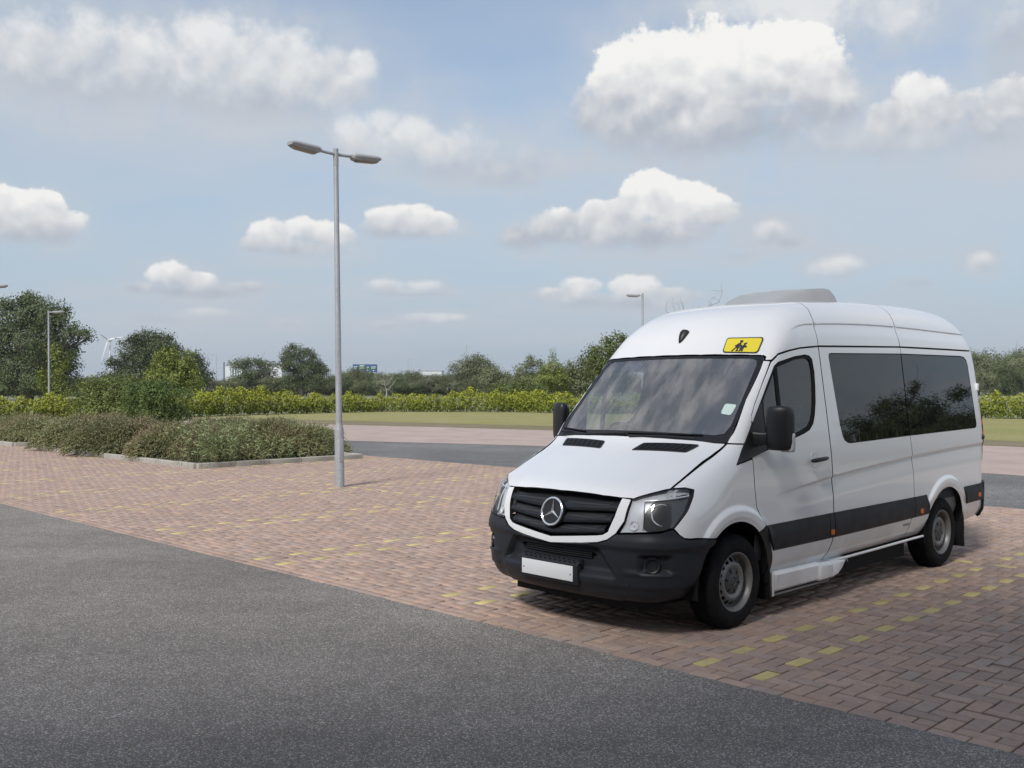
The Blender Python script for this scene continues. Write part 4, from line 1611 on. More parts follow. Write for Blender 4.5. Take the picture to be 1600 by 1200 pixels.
# wheels
def make_wheel(x, s):
    w = empty('wheel', (x, s * .855, .345))
    w.parent = van
    if s < 0:
        w.rotation_euler = (0, 0, math.pi)
    R = .347
    # tyre
    prof = [(.215, .095), (.222, .108), (.245, .116), (.285, .119), (.315, .112), (.332, .098), (.340, .085), (R, .070), (R + .001, .03), (R + .001, -.03), (R, -.07), (.340, -.085), (.332, -.098), (.315, -.112), (.285, -.119), (.245, -.116), (.222, -.108), (.215, -.095)]
    mb = MB().lathe(prof, 72, 'y')
    ty = mb.build('tyre', M_TYRE, w, sharp=60)
    # tread blocks round the shoulder
    mb = MB()
    for k in range(60):
        a = 2 * math.pi * k / 60
        for yy, tw in ((.062, .034), (0.02, .036), (-.022, .036), (-.064, .034)):
            rot = Matrix.Rotation(a, 3, 'Y')
            p = rot @ Vector((0, 0, R + .001))
            mb.box((p.x, yy, p.z), (.029, tw, .004), rot)
    mb.build('tread', M_TYRE, ty)['kind'] = 'stuff'
    # rim barrel and flange
    mb = MB().lathe([(.216, .098), (.222, .104), (.221, .110), (.214, .110), (.205, .098), (.198, .082), (.194, .055), (.190, .02), (.188, -.09), (.21, -.1)], 64, 'y')
    rim = mb.build('rim', M_STEEL, w, sharp=50)
    # disc with a ring of round holes
    DP = pchip([0, .085, .100, .118, .128, .140, .160, .178, .190, .196], [.066, .066, .074, .086, .087, .082, .064, .050, .046, .046])
    holes = []
    for k in range(16):
        a = 2 * math.pi * k / 16
        c, sn = math.cos(a), math.sin(a)
        el = [(.161 + .0165 * math.cos(q), .0205 * math.sin(q)) for q in np.linspace(0, 2 * math.pi, 12, endpoint=False)]
        holes.append(np.array([(c * p - sn * q, sn * p + c * q) for p, q in el]))
    out = np.array([(.194 * math.cos(a), .194 * math.sin(a)) for a in np.linspace(0, 2 * math.pi, 72, endpoint=False)])
    pts = [tuple(p) for p in out]
    ed = [(i, (i + 1) % 72) for i in range(72)]
    for h in holes:
        b0 = len(pts)
        pts += [tuple(p) for p in h]
        ed += [(b0 + i, b0 + (i + 1) % len(h)) for i in range(len(h))]
    for r in (.02, .05, .08, .09, .10, .109, .118, .123, .128, .134, .140, .1435, .182, .188):
        n = max(8, int(2 * math.pi * r / .012))
        pts += [(r * math.cos(2 * math.pi * (k + .5) / n), r * math.sin(2 * math.pi * (k + .5) / n)) for k in range(n)]
    r_ = delaunay_2d_cdt([Vector(p) for p in pts], ed, [], 0, 1e-7)
    Q = np.array([tuple(v) for v in r_[0]])
    T = np.array(r_[2])
    C = Q[T].mean(1)
    ok = np.hypot(C[:, 0], C[:, 1]) < .196
    for h in holes:
        ok &= ~in_poly(C, h)
    T = T[ok]
    rr = np.hypot(Q[:, 0], Q[:, 1])
    V_ = np.stack([Q[:, 1], DP(rr), Q[:, 0]], 1)
    dk = mesh('disc', V_, T.tolist(), M_STEEL, rim)
    bm = bmesh.new()
    bm.from_mesh(dk.data)
    bmesh.ops.recalc_face_normals(bm, faces=bm.faces)
    bedges = [e for e in bm.edges if len(e.link_faces) == 1]
    ex = bmesh.ops.extrude_edge_only(bm, edges=bedges)
    for v in ex['geom']:
        if isinstance(v, bmesh.types.BMVert):
            v.co.y -= .006
    bm.to_mesh(dk.data)
    bm.free()
    dk.data.shade_smooth()
    dk.data.set_sharp_from_angle(angle=math.radians(50))
    # hub cap with six slots
    mb = MB().lathe([(.100, .060), (.098, .070), (.088, .076), (.060, .080), (.042, .082), (.038, .086), (.034, .086), (.030, .080), (.001, .080)], 48, 'y')
    hc = mb.build('hub_cap', M_HUB, w, sharp=40)
    for k in range(6):
        a = 2 * math.pi * (k + .3) / 6
        rot = Matrix.Rotation(a, 3, 'Y')
        p = rot @ Vector((0, 0, .078))
        MB().box((p.x, .0775, p.z), (.014, .006, .030), rot).build('cap_slot', M_DARK, hc)
    mb = MB().lathe([(.001, .083), (.024, .083), (.027, .081)], 24, 'y')
    mb.build('cap_badge', M_HUB, hc)
    MB().lathe([(.001, .0), (.18, .0), (.18, -.03), (.001, -.03)], 32, 'y').build('brake_disc', M_DARK, w)
    return w


for x in (0, -3.665):
    for s in LR:
        make_wheel(x, s)

# door mirrors
def mirror(s):
    m_ = empty('door_mirror', (-.30, s * .965, 1.30))
    m_.parent = van
    def loft(name, secs, mat, par=None, bevel=0, sharp=40):
        mb = box_loft([[(x, (y if y < .1 else .1 + (y - .1) * .80) * s, z) for (x, y, z) in q] for q in secs])
        return mb.build(name, mat, par or m_, sharp=sharp, bevel=bevel)
    def oval(y, xc, zc, hx, hz, n=24, p=4.6):
        hx *= .84
        q = []
        for k in range(n):
            a = 2 * math.pi * k / n
            ca, sa = math.cos(a), math.sin(a)
            q.append((xc + hx * math.copysign(abs(ca) ** (2 / p), ca), y, zc + hz * math.copysign(abs(sa) ** (2 / p), sa)))
        return q
    # housing: from the arm outwards
    loft('housing', [oval(.085, .0, .185, .035, .135), oval(.095, -.005, .185, .052, .158), oval(.12, -.01, .185, .066, .168), oval(.20, -.025, .185, .070, .170), oval(.27, -.045, .183, .062, .164), oval(.295, -.055, .182, .048, .148), oval(.305, -.06, .182, .022, .110)], M_BLACK, sharp=60)
    loft('arm', [oval(-.02, .03, .10, .050, .060), oval(.05, .01, .10, .042, .052), oval(.11, -.01, .11, .036, .045)], M_BLACK, sharp=60)
    loft('indicator_lens', [oval(.205, -.052, .045, .040, .040), oval(.26, -.058, .060, .040, .056), oval(.300, -.066, .078, .032, .072), oval(.312, -.07, .085, .016, .060)], M_CLEAR, sharp=60)
    MB().box((-.078, s * .175, .19), (.012, .15, .28)).build('mirror_glass', M_CHROME, m_, bevel=.004)


for s in LR:
    mirror(s)

# school sign, front camera, roof unit
sg = panel('school_sign', M_INK, van, 'front', fillet([(.440, 2.082), (.750, 2.070), (.738, 2.205), (.418, 2.209)], .028), off=.006, step=.025, gap=0, flange=.008)
panel('sign_face', M_YELLOWS, sg, 'front', fillet([(.449, 2.0905), (.741, 2.079), (.730, 2.197), (.428, 2.2005)], .024), off=.0085, step=.025, gap=0, flange=.002)
# two walking figures (u to the right of the picture, v up; unit square of the sign)
adult = [(.30, .06), (.36, .02), (.38, .08), (.46, .28), (.50, .32), (.50, .04), (.58, .04), (.57, .30), (.60, .42), (.70, .36), (.71, .42), (.60, .60), (.585, .72), (.63, .76), (.62, .88), (.56, .92), (.48, .90), (.50, .80), (.52, .72), (.44, .62), (.36, .48), (.37, .42), (.42, .42), (.40, .30)]
child = [(.60, .05), (.68, .05), (.70, .16), (.72, .05), (.80, .05), (.78, .28), (.82, .36), (.91, .34), (.90, .40), (.82, .52), (.79, .58), (.84, .63), (.83, .74), (.72, .70), (.70, .62), (.72, .56), (.67, .46), (.63, .36), (.59, .30), (.61, .25), (.66, .25)]
for fig in (adult, child):
    q = [(.517 + (u_ - .30) * .20, 2.0905 + v_ * .106 - u_ * .008) for (u_, v_) in fig]
    panel('figure', M_INK, sg, 'front', q, off=.0115, step=.02, gap=0, flange=.001)
cm = MB()
secs = []
for (t_, w, h) in ((0, .006, .004), (.2, .022, .022), (.5, .036, .034), (.8, .046, .040), (1.0, .044, .034), (1.06, .03, .012)):
    p = Vector(on_front(-.032, 2.172 + .105 * t_, .0))
    n_ = Vector((.72, 0, .69))
    secs.append([tuple(p + Vector((0, w * math.cos(a), 0)) + n_ * (max(0, h * math.sin(a)) - .004)) for a in np.linspace(-.3, math.pi + .3, 12)])
box_loft(secs).build('front_camera', M_BLACK, van, sharp=60)
secs = []
for (x, zt, hw, zb) in ((-1.62, 2.575, .26, 2.52), (-1.74, 2.625, .30, 2.52), (-1.98, 2.695, .335, 2.53), (-2.25, 2.738, .35, 2.54), (-2.52, 2.760, .355, 2.55), (-2.64, 2.755, .35, 2.55), (-2.71, 2.72, .345, 2.56), (-2.77, 2.62, .335, 2.56)):
    prof_ = [(-hw, zb), (-hw, zb + (zt - zb) * .35), (-hw * .93, zb + (zt - zb) * .8), (-hw * .86, zt - .004), (-hw * .5, zt), (0, zt + .004), (hw * .5, zt), (hw * .86, zt - .004), (hw * .93, zb + (zt - zb) * .8), (hw, zb + (zt - zb) * .35), (hw, zb)]
    secs.append([(x, y, z) for y, z in prof_])
box_loft(secs).build('roof_unit', M_ACGREY, van, sharp=50)

# small dark lettering low on the sliding door
A, B = rays('side', np.array([(-2.80, .498), (-2.90, .505)]))
pL = shoot(A, B, .004)
for k, (x0, w) in enumerate(((-2.775, .045), (-2.832, .045), (-2.885, .030))):
    n3 = 3 if k < 2 else 2
    for j in range(n3):
        xx = x0 - j * w / n3
        q = [(xx, .486), (xx - w / n3 * .62, .486), (xx - w / n3 * .62, .512), (xx, .512)]
        panel('lettering', M_LAMPGREY, van, 'side', q, off=.001, step=.03, gap=0, flange=0)

# interior: lining, dashboard, wheel, seats
panel('roof_lining', M_TRIMIN, van, 'cyl', cap, off=-.045, step=.09, gap=.03, flange=0)
panel('roof_lining', M_TRIMIN, van, 'cyl', roofm, off=-.045, step=.12, gap=0, flange=0)
panel('roof_lining', M_TRIMIN, van, 'cyl', roofr, off=-.045, step=.12, gap=0, flange=0)
lin = [(-.30, .45), (-1.36, .45), (-1.36, 2.10), (-1.30, 2.10), (-1.30, 1.45), (-1.1, 1.38), (-.35, 1.25), (-.25, 1.2)]
panel('door_lining', M_DASH, van, 'side', lin, off=-.05, step=.1, gap=0, flange=0, sides=LR)
panel('side_lining', M_TRIMIN, van, 'side', [(-1.30, .45), (-4.6, .45), (-4.6, 2.15), (-1.30, 2.12)], off=-.06, step=.15, gap=0, flange=0, sides=LR)
secs = []
for y in np.linspace(-.86, .86, 15):
    c = .05 * (abs(y) / .86) ** 2
    hump = .07 * math.exp(-((y + .42) / .20) ** 2)
    secs.append([(.02 - c - .10, y, 1.345), (-.12 - c, y, 1.365), (-.30 - c, y, 1.335 + hump), (-.42 - c, y, 1.25 + hump), (-.46 - c, y, 1.08), (-.36, y, .80), (.02 - c - .10, y, .80)])
dash = box_loft(secs).build('dashboard', M_DASH, van, sharp=50)
mb = MB()
for (y0, z0) in ((-.42, 1.39),):
    mb.box((-.24, y0, z0 - .01), (.10, .34, .04))
mb.build('instrument_cowl', M_DASH, dash, bevel=.02)
# steering wheel on the vehicle's right
sw = empty('steering_wheel', (-.47, -.42, 1.36))
sw.parent = van
sw.rotation_euler = (0, math.radians(-38), 0)
mb = MB()
mb.lathe([(.195 + .016 * math.cos(a), .016 * math.sin(a)) for a in np.linspace(0, 2 * math.pi, 12, endpoint=False)], 48, closed=True)
mb.build('rim', M_BLACK, sw)
mb = MB()
for a in (0, 180, 270, 235, 305):
    q = math.radians(a)
    mb.tube([(0, 0, -.03), (.19 * math.sin(q) * 1.0, .19 * math.cos(q), 0)], .018, 8)
mb.lathe([(.075, -.05), (.08, -.02), (.06, .005), (.001, .01)], 24)
mb.build('spokes', M_BLACK, sw)
for (y0, w) in ((-.44, .50), (.28, .46), (.68, .34)):
    st_ = empty('seat', (-.95, y0, .40))
    st_.parent = van
    MB().box((.06, 0, .33), (.50, w - .04, .16)).build('cushion', M_SEAT, st_, bevel=.05, seg=3)
    MB().box((-.20, 0, .72), (.15, w - .04, .68), Matrix.Rotation(-.22, 3, 'Y')).build('backrest', M_SEAT, st_, bevel=.05, seg=3)
    MB().box((-.30, 0, 1.18), (.10, .26, .20), Matrix.Rotation(-.15, 3, 'Y')).build('headrest', M_SEAT, st_, bevel=.04, seg=3)
    MB().box((.02, 0, .13), (.36, w * .7, .26)).build('pedestal', M_BLACK, st_)
for x in (-2.1, -3.0, -3.9):
    for y0 in (-.55, .55):
        st_ = empty('seat', (x, y0, .40))
        st_.parent = van
        MB().box((.06, 0, .33), (.46, .80, .14)).build('cushion', M_SEAT, st_, bevel=.05, seg=2)
        MB().box((-.20, 0, .72), (.13, .80, .72), Matrix.Rotation(-.2, 3, 'Y')).build('backrest', M_SEAT, st_, bevel=.05, seg=2)

# ------------------------------------------------------------------ shade caster: unseen block added behind the camera, sized to darken the foreground
M_WALLB = simple('shade_block_brick', (.26, .17, .13), .9, noise_amt=.2, noise_scale=3)
M_SLATE = simple('shade_block_roof', (.07, .07, .075), .8)
M_WINGL = simple('shade_block_glass', (.03, .035, .04), .1)
M_WINFR = simple('shade_block_frame', (.6, .6, .6), .5)
OB = dict(x0=-5.3, x1=6.0, y0=-20.0, y1=-5.0, h=15.6)
shade_block = empty('unseen_shade_block', ((OB['x0'] + OB['x1']) / 2, (OB['y0'] + OB['y1']) / 2, 0))
tag(shade_block, 'unseen brick block added behind the camera to shade the near drive', 'building')
ocx, ocy = shade_block.location.x, shade_block.location.y
W_, D_ = OB['x1'] - OB['x0'], OB['y1'] - OB['y0']
MB().box((0, 0, OB['h'] / 2), (W_, D_, OB['h'])).build('wall', M_WALLB, shade_block)
MB().box((0, 0, OB['h'] + .15), (W_ + .8, D_ + .8, .3)).build('roof', M_SLATE, shade_block)
MB().box((-W_ / 2 - 4.5, 0, 5.6), (8.98, D_ - .02, 11.2)).build('wing', M_WALLB, shade_block)  # lower mass of the added block, so sun still reaches the bonnet
MB().box((-W_ / 2 - 4.7, 0, 11.35), (9.38, D_ + .8, .3)).build('wing_roof', M_SLATE, shade_block)
for fl in range(5):
    for k in range(5):
        x = -W_ / 2 + 1.4 + k * (W_ - 2.8) / 4
        w = MB().box((x, D_ / 2 + .02, 1.7 + fl * 3.0), (1.6, .06, 1.5)).build('window', M_WINFR, shade_block)
        MB().box((x, D_ / 2 + .055, 1.7 + fl * 3.0), (1.44, .02, 1.34)).build('pane', M_WINGL, w)

# ------------------------------------------------------------------ lamp columns
def mat_galv():
    m, t, b = new_mat('galvanised_steel')
    tc = t.node('ShaderNodeTexCoord').outputs['Object']
    vo = t.node('ShaderNodeTexVoronoi')
    t.put(vo.inputs['Vector'], tc)
    vo.inputs['Scale'].default_value = 38
    sp = t.node('ShaderNodeSeparateColor')
    t.l.new(vo.outputs['Color'], sp.inputs[0])
    mp = t.node('ShaderNodeMapping')
    t.put(mp.inputs[0], tc)
    mp.inputs['Scale'].default_value = (6, 6, .6)
    n = t.noise(mp.outputs[0], 2, 5, .6)
    v = t.m('ADD', t.m('MULTIPLY', sp.outputs[0], .18), t.mr(n, .3, .7, .72, 1.05))
    t.put(b.inputs['Base Color'], t.mix(1.0, (.40, .425, .45, 1), v, 'MULTIPLY'))
    b.inputs['Metallic'].default_value = .35
    b.inputs['Roughness'].default_value = .55
    return m


M_GALV = mat_galv()
M_HEADG = simple('lamp_head_grey', (.36, .37, .375), .5, noise_amt=.2, noise_scale=6)
M_HEADL = simple('lamp_head_lens', (.33, .31, .27), .25, noise_amt=.3, noise_scale=5)


def lamp_head(parent, base, direction, L=.62, tilt=.05):
    """a long flat lantern that starts at base and points along direction"""
    d = Vector(direction).normalized()
    side = Vector((-d.y, d.x, 0))
    up = Vector((0, 0, 1))
    secs, lens = [], []
    for (t_, w, ht, hb) in ((0, .060, .034, .030), (.05, .092, .046, .050), (.18, .112, .052, .066), (.22, .114, .052, .070), (.80, .116, .050, .060), (.92, .112, .044, .044), (1.0, .098, .030, .026)):
        c = Vector(base) + d * (L * t_) + up * (L * t_ * tilt)
        q = []
        for (a, b) in ((-1, -.05), (-.98, .35), (-.72, .96), (0, 1.0), (.72, .96), (.98, .35), (1, -.05), (.80, -1), (0, -1), (-.80, -1)):
            q.append(tuple(c + side * (w * a) + up * (ht * b if b > 0 else hb * -b * -1)))
        secs.append(q)
        if .15 < t_ < .97:
            lens.append([tuple(c + side * (w * a) + up * (-hb - z)) for a, z in ((-.78, -.003), (-.5, .022), (0, .030), (.5, .022), (.78, -.003))])
    h = box_loft(secs).build('lamp_head', M_HEADG, parent, sharp=22)
    box_loft(lens).build('lens', M_HEADL, h, sharp=50)
    return h


def lamp_column(loc, heads, label, H=6.12, lean=0.0, door_az=0.):
    r = empty('lamp_column', (*loc, 0))
    tag(r, label, 'lamp post', 'car park lamp posts')
    r.rotation_euler = (0, lean, 0)
    mb = MB().lathe([(.001, -.3), (.0835, -.3), (.0835, 1.02), (.080, 1.05), (.060, 1.12), (.058, 1.16)], 24)
    base = mb.build('base_section', M_GALV, r, sharp=40)
    q = Matrix.Rotation(door_az, 3, 'Z')
    MB().box(tuple(q @ Vector((0, -.083, .66))), (.075, .012, .42), q).build('service_door', M_GALV, base, bevel=.004)
    MB().tube([(0, 0, 1.12), (0, 0, H - .30)], [.058, .044], 20).build('shaft', M_GALV, r)
    MB().tube([(0, 0, H - .31), (0, 0, H)], [.048, .048], 20).build('top_sleeve', M_HEADG, r)
    for (dx, dy, L) in heads:
        d = Vector((dx, dy, 0)).normalized()
        a = d * .04 + Vector((0, 0, H - .10))
        b = d * (L + .06) + Vector((0, 0, H - .10 + L * .05))
        MB().tube([a, b], .028, 12).build('arm', M_GALV, r)
        lamp_head(r, tuple(d * L + Vector((0, 0, H - .10 + L * .05))), d)
    return r


lp = at_px(531, 760.5)
lamp_column(lp, [(-V2.x, -V2.y, .34), (V2.x, V2.y, .34)], 'tall grey twin-headed lamp post standing on the block paving', lean=-.0125, door_az=math.radians(35))
lamp_column(at_d(77, 55.), [(1, .1, .22)], 'single-headed lamp post behind the left shrub bed before the big oak', lean=-.008)
lamp_column(at_d(1004, 45.), [(-1, .15, .12)], 'single-headed lamp post rising behind the minibus roof')
lamp_column(at_d(-22, 41.), [(1, .1, .22)], 'lamp post at the left picture edge with only its head in view')

# ------------------------------------------------------------------ foliage
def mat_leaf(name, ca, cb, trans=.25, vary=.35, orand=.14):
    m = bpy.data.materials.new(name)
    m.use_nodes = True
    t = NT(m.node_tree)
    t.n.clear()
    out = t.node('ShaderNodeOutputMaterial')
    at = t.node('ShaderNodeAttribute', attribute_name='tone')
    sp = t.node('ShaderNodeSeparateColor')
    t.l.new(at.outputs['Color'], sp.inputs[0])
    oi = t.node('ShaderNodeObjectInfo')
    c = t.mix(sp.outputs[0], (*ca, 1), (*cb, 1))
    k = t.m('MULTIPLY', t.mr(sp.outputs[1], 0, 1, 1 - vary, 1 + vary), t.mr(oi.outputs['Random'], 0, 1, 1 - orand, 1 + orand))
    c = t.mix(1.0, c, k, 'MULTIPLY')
    df = t.node('ShaderNodeBsdfPrincipled')
    t.put(df.inputs['Base Color'], c)
    df.inputs['Roughness'].default_value = .55
    df.inputs['Specular IOR Level'].default_value = .3
    tr = t.node('ShaderNodeBsdfTranslucent')
    t.put(tr.inputs[0], t.mix(1.0, c, (1.25, 1.2, .6, 1), 'MULTIPLY'))
    mx = t.node('ShaderNodeMixShader')
    mx.inputs[0].default_value = trans
    t.l.new(df.outputs[0], mx.inputs[1])
    t.l.new(tr.outputs[0], mx.inputs[2])
    t.l.new(mx.outputs[0], out.inputs[0])
    return m


M_OAK = mat_leaf('oak_leaf', (.075, .102, .042), (.120, .148, .062))
M_WOOD = mat_leaf('wood_leaf', (.125, .148, .072), (.185, .205, .105))
M_GREY = mat_leaf('willow_leaf', (.185, .205, .140), (.250, .265, .180))
M_LIME = mat_leaf('lime_leaf', (.175, .215, .050), (.24, .275, .075))
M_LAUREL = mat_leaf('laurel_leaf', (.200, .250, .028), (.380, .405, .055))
M_BUSH = mat_leaf('shrub_leaf', (.110, .150, .040), (.175, .210, .062))
M_COTO = mat_leaf('cotoneaster_leaf', (.175, .185, .090), (.265, .270, .140), .15, orand=.28)
M_COTOB = mat_leaf('cotoneaster_brown', (.200, .140, .095), (.285, .21, .145), .15, orand=.22)
M_WEED = mat_leaf('weed_leaf', (.23, .29, .14), (.31, .36, .19))
M_STRAW = mat_leaf('dry_grass', (.30, .25, .14), (.38, .33, .20))
M_BARK = simple('bark', (.085, .070, .056), .95, noise_amt=.5, noise_scale=6)
M_PALEB = simple('pale_bark', (.42, .40, .36), .9, noise_amt=.4, noise_scale=6)
M_DEADB = simple('dead_wood', (.17, .155, .14), .95, noise_amt=.3, noise_scale=6)


def orient(nrm, rng, roll=None):
    """two unit vectors spanning the plane with these normals"""
    n = len(nrm)
    r = rng.normal(size=(n, 3))
    a = np.cross(nrm, r)
    a /= np.linalg.norm(a, axis=1, keepdims=True) + 1e-9
    b = np.cross(nrm, a)
    return a, b


def leaf_mesh(C, A, B, ln, wd, rng, fold=.0, tone=None):
    """diamond leaves: centre, long axis, short axis"""
    n = len(C)
    ln = np.broadcast_to(ln, (n,))[:, None]
    wd = np.broadcast_to(wd, (n,))[:, None]
    V = np.empty((n, 4, 3))
    V[:, 0] = C - A * ln * .5
    V[:, 1] = C + B * wd * .5 - A * ln * .05
    V[:, 2] = C + A * ln * .5
    V[:, 3] = C - B * wd * .5 - A * ln * .05
    Q = np.arange(n * 4).reshape(n, 4)
    me = fast_mesh(V.reshape(-1, 3), Q)
    t = np.zeros((n, 3))
    t[:, 0] = rng.random(n) if tone is None else tone
    t[:, 1] = rng.random(n)
    col_attr(me, t)
    return me


def blobs_points(blobs, n, rng, shell=.45, clump=None):
    """points in the outer shells of ellipsoids (cx, cy, cz, rx, ry, rz)"""
    Bm = np.array(blobs, float)
    w = (Bm[:, 3] * Bm[:, 4] * Bm[:, 5]) ** (2 / 3)
    idx = rng.choice(len(Bm), n, p=w / w.sum())
    d = rng.normal(size=(n, 3))
    d /= np.linalg.norm(d, axis=1, keepdims=True)
    r = shell + (1 - shell) * rng.random(n) ** .6
    # lumpy outline
    lump = 1 + .16 * np.sin(d[:, 0] * 5 + idx) * np.sin(d[:, 1] * 6 + idx * 2) + .10 * np.sin(d[:, 2] * 9 + idx * 3) + .07 * rng.normal(size=n)
    P = Bm[idx, :3] + d * Bm[idx, 3:] * (r * lump)[:, None]
    return P, d


def crown_mesh(blobs, n, size, rng, shell=.6, clumps=0.6, zmin=.2):
    """leaves gathered in small sprays so that gaps stay open between them"""
    k = max(8, n // 14)
    C, d = blobs_points(blobs, k, rng, shell)
    per = 14
    P = np.repeat(C, per, axis=0) + rng.normal(size=(k * per, 3)) * (size * 1.15)
    dd = np.repeat(d, per, axis=0)
    nr = dd * 1.1 + rng.normal(size=P.shape) * .32 + np.array((0, 0, .30))
    nr /= np.linalg.norm(nr, axis=1, keepdims=True)
    ok = P[:, 2] > zmin
    P, nr = P[ok], nr[ok]
    A, B = orient(nr, rng)
    s = size * rng.uniform(.65, 1.35, len(P))
    tone = np.clip(np.repeat(rng.random(k), per)[ok] * .7 + rng.random(len(P)) * .3, 0, 1)
    return leaf_mesh(P, A, B, s, s * .62, rng, tone=tone)


def limb_mesh(mb, p0, p1, r0, r1, rng, wob=.12, n=5, sides=7):
    p0, p1 = Vector(p0), Vector(p1)
    L = (p1 - p0).length
    pts = []
    for i in range(n + 1):
        t = i / n
        p = p0.lerp(p1, t)
        if 0 < i < n:
            p += Vector(rng.normal(size=3)) * (wob * L * .25)
        pts.append(p)
    mb.tube(pts, [r0 + (r1 - r0) * i / n for i in range(n + 1)], sides)
    return pts


def make_tree(name, loc, blobs, trunk_h, trunk_r, mat, label, n, size, cat='tree', group=None, seed=1, bark=None, shell=.6, limbs=True, rz=0., zmin=.2, sat=True):
    rng = np.random.default_rng(seed)
    blobs = list(blobs)
    main = list(blobs)
    if sat:
        for b in main:
            for q in range(3):
                d = rng.normal(size=3)
                d[2] = abs(d[2]) * .8 - .15
                d /= np.linalg.norm(d)
                k = rng.uniform(.26, .42)
                blobs.append((b[0] + d[0] * b[3] * 1.02, b[1] + d[1] * b[4] * 1.02, b[2] + d[2] * b[5] * 1.05, b[3] * k, b[4] * k, b[5] * k))
    root = empty(name, (*loc, -.1), rz)
    tag(root, label, cat, group)
    mb = MB()
    limb_mesh(mb, (0, 0, -.2), (0, 0, trunk_h), trunk_r, trunk_r * .7, rng, .05, 4, 10)
    if limbs:
        for b in main:
            c = Vector(b[:3])
            st = Vector((0, 0, trunk_h * rng.uniform(.75, 1.0)))
            pts = limb_mesh(mb, st, c, trunk_r * .5, trunk_r * .14, rng, .25, 5, 6)
            for q in range(3):
                e = c + Vector(rng.normal(size=3)) * .6 * b[4]
                limb_mesh(mb, pts[3], e, trunk_r * .18, trunk_r * .05, rng, .3, 3, 5)
    mb.build('trunk', bark or M_BARK, root, sharp=60)
    me = crown_mesh(blobs, n, size, rng, shell, zmin=zmin)
    link('crown', me, mat, root)
    return root


def copy_tree(root, loc, sc, rz, label, group=None):
    r = root.copy()
    COL.objects.link(r)
    r.location = (*loc, -.1)
    r.rotation_euler = (0, 0, rz)
    r.scale = sc
    r['label'] = label
    if group:
        r['group'] = group
    for ch in list(root.children):
        c = ch.copy()
        COL.objects.link(c)
        c.parent = r
    return r


def h_at(v, dist):
    return CAM_H + (HOR - v) / FPX * dist


def rand_blobs(rng, W, H, n=12, low=.10):
    out = []
    for k in range(n):
        a = rng.uniform(0, 2 * math.pi)
        z = rng.uniform(low, .92)
        rr = math.sqrt(max(.05, 1 - ((z - .5) / .62) ** 2)) * rng.uniform(.25, .8)
        s = rng.uniform(.18, .30)
        out.append((W / 2 * rr * math.cos(a), W / 2 * rr * math.sin(a), H * z * .92, W * s * .85, W * s * .85, H * s * .75))
    out.append((0, 0, H * .55, W * .34, W * .34, H * .38))
    return out


# the large oak at the left: main domes and the long limb that reaches right
d0 = 150.
px = d0 / FPX
oc = at_d(45, d0)
def ob(u, v, ru, rv, dy=0.):
    return ((u - 45) * px, dy, h_at(v, d0), ru * px, ru * px * .9, rv * px)
oak = [ob(60, 492, 44, 28), ob(20, 500, 40, 30, 2), ob(95, 505, 28, 22, -2), ob(40, 535, 50, 32), ob(85, 545, 40, 30, -3), ob(0, 530, 40, 34, 3), ob(-35, 520, 38, 34), ob(110, 565, 24, 24, -2), ob(60, 575, 55, 34), ob(10, 580, 50, 32, 2), ob(-40, 570, 40, 36), ob(115, 595, 20, 20), ob(80, 600, 40, 18, -2), ob(15, 602, 50, 16), ob(105, 535, 14, 12, -3), ob(123, 523, 15, 9, -3), ob(140, 522, 17, 9, -3), ob(150, 528, 9, 7, -3), ob(102, 482, 10, 9), ob(55, 468, 20, 9), ob(10, 478, 22, 12)]
make_tree('oak_tree', oc, oak, 4.2, .75, M_OAK, 'large dark oak at the left with one limb reaching right', 50000, .32, seed=3)
d0 = 170.
px = d0 / FPX
oc = at_d(245, d0)
def ob2(u, v, ru, rv, dy=0.):
    return ((u - 245) * px, dy, h_at(v, d0), ru * px, ru * px * .9, rv * px)
make_tree('oak_tree', oc, [ob2(235, 530, 30, 14), ob2(258, 545, 30, 18, -2), ob2(212, 548, 26, 18), ob2(200, 565, 30, 18, 2), ob2(240, 565, 40, 22), ob2(285, 560, 24, 18), ob2(305, 572, 20, 14), ob2(270, 585, 40, 20), ob2(215, 588, 44, 18), ob2(310, 590, 20, 14)], 3.2, .5, M_OAK, 'broad dark tree right of the wind turbine', 32000, .33, seed=5)
make_tree('young_tree', at_d(268, 70.), [(-.2, 0, 4.1, .8, .8, .6), (.5, .2, 3.6, .9, .8, .7), (-.7, -.2, 3.2, .9, .9, .7), (.9, 0, 2.9, 1.0, .9, .8), (0, .2, 2.7, 1.4, 1.2, .9), (-1.0, 0, 2.2, .9, .9, .7), (1.2, .2, 2.2, .9, .8, .7), (1.6, 0, 2.9, .4, .4, .35), (-1.3, 0, 2.9, .4, .4, .3), (1.1, 0, 4.2, .3, .3, .5)], 1.6, .08, M_LIME, 'yellow-green young tree standing before the broad dark tree', 9000, .15, seed=7)
d0 = 205.
px = d0 / FPX
oc = at_d(472, d0)
def ob3(u, v, ru, rv, dy=0.):
    return ((u - 472) * px, dy, h_at(v, d0), ru * px, ru * px * .9, rv * px)
make_tree('oak_tree', oc, [ob3(466, 550, 18, 10), ob3(452, 556, 15, 12), ob3(480, 560, 18, 12), ob3(495, 570, 15, 10), ob3(460, 572, 22, 12), ob3(482, 580, 24, 12), ob3(505, 580, 10, 8), ob3(445, 566, 8, 8), ob3(462, 592, 24, 12), ob3(490, 594, 24, 11)], 3.5, .4, M_OAK, 'lone rounded dark tree left of the tall lamp post', 15000, .30, seed=9)
oc = at_d(398, 225.)
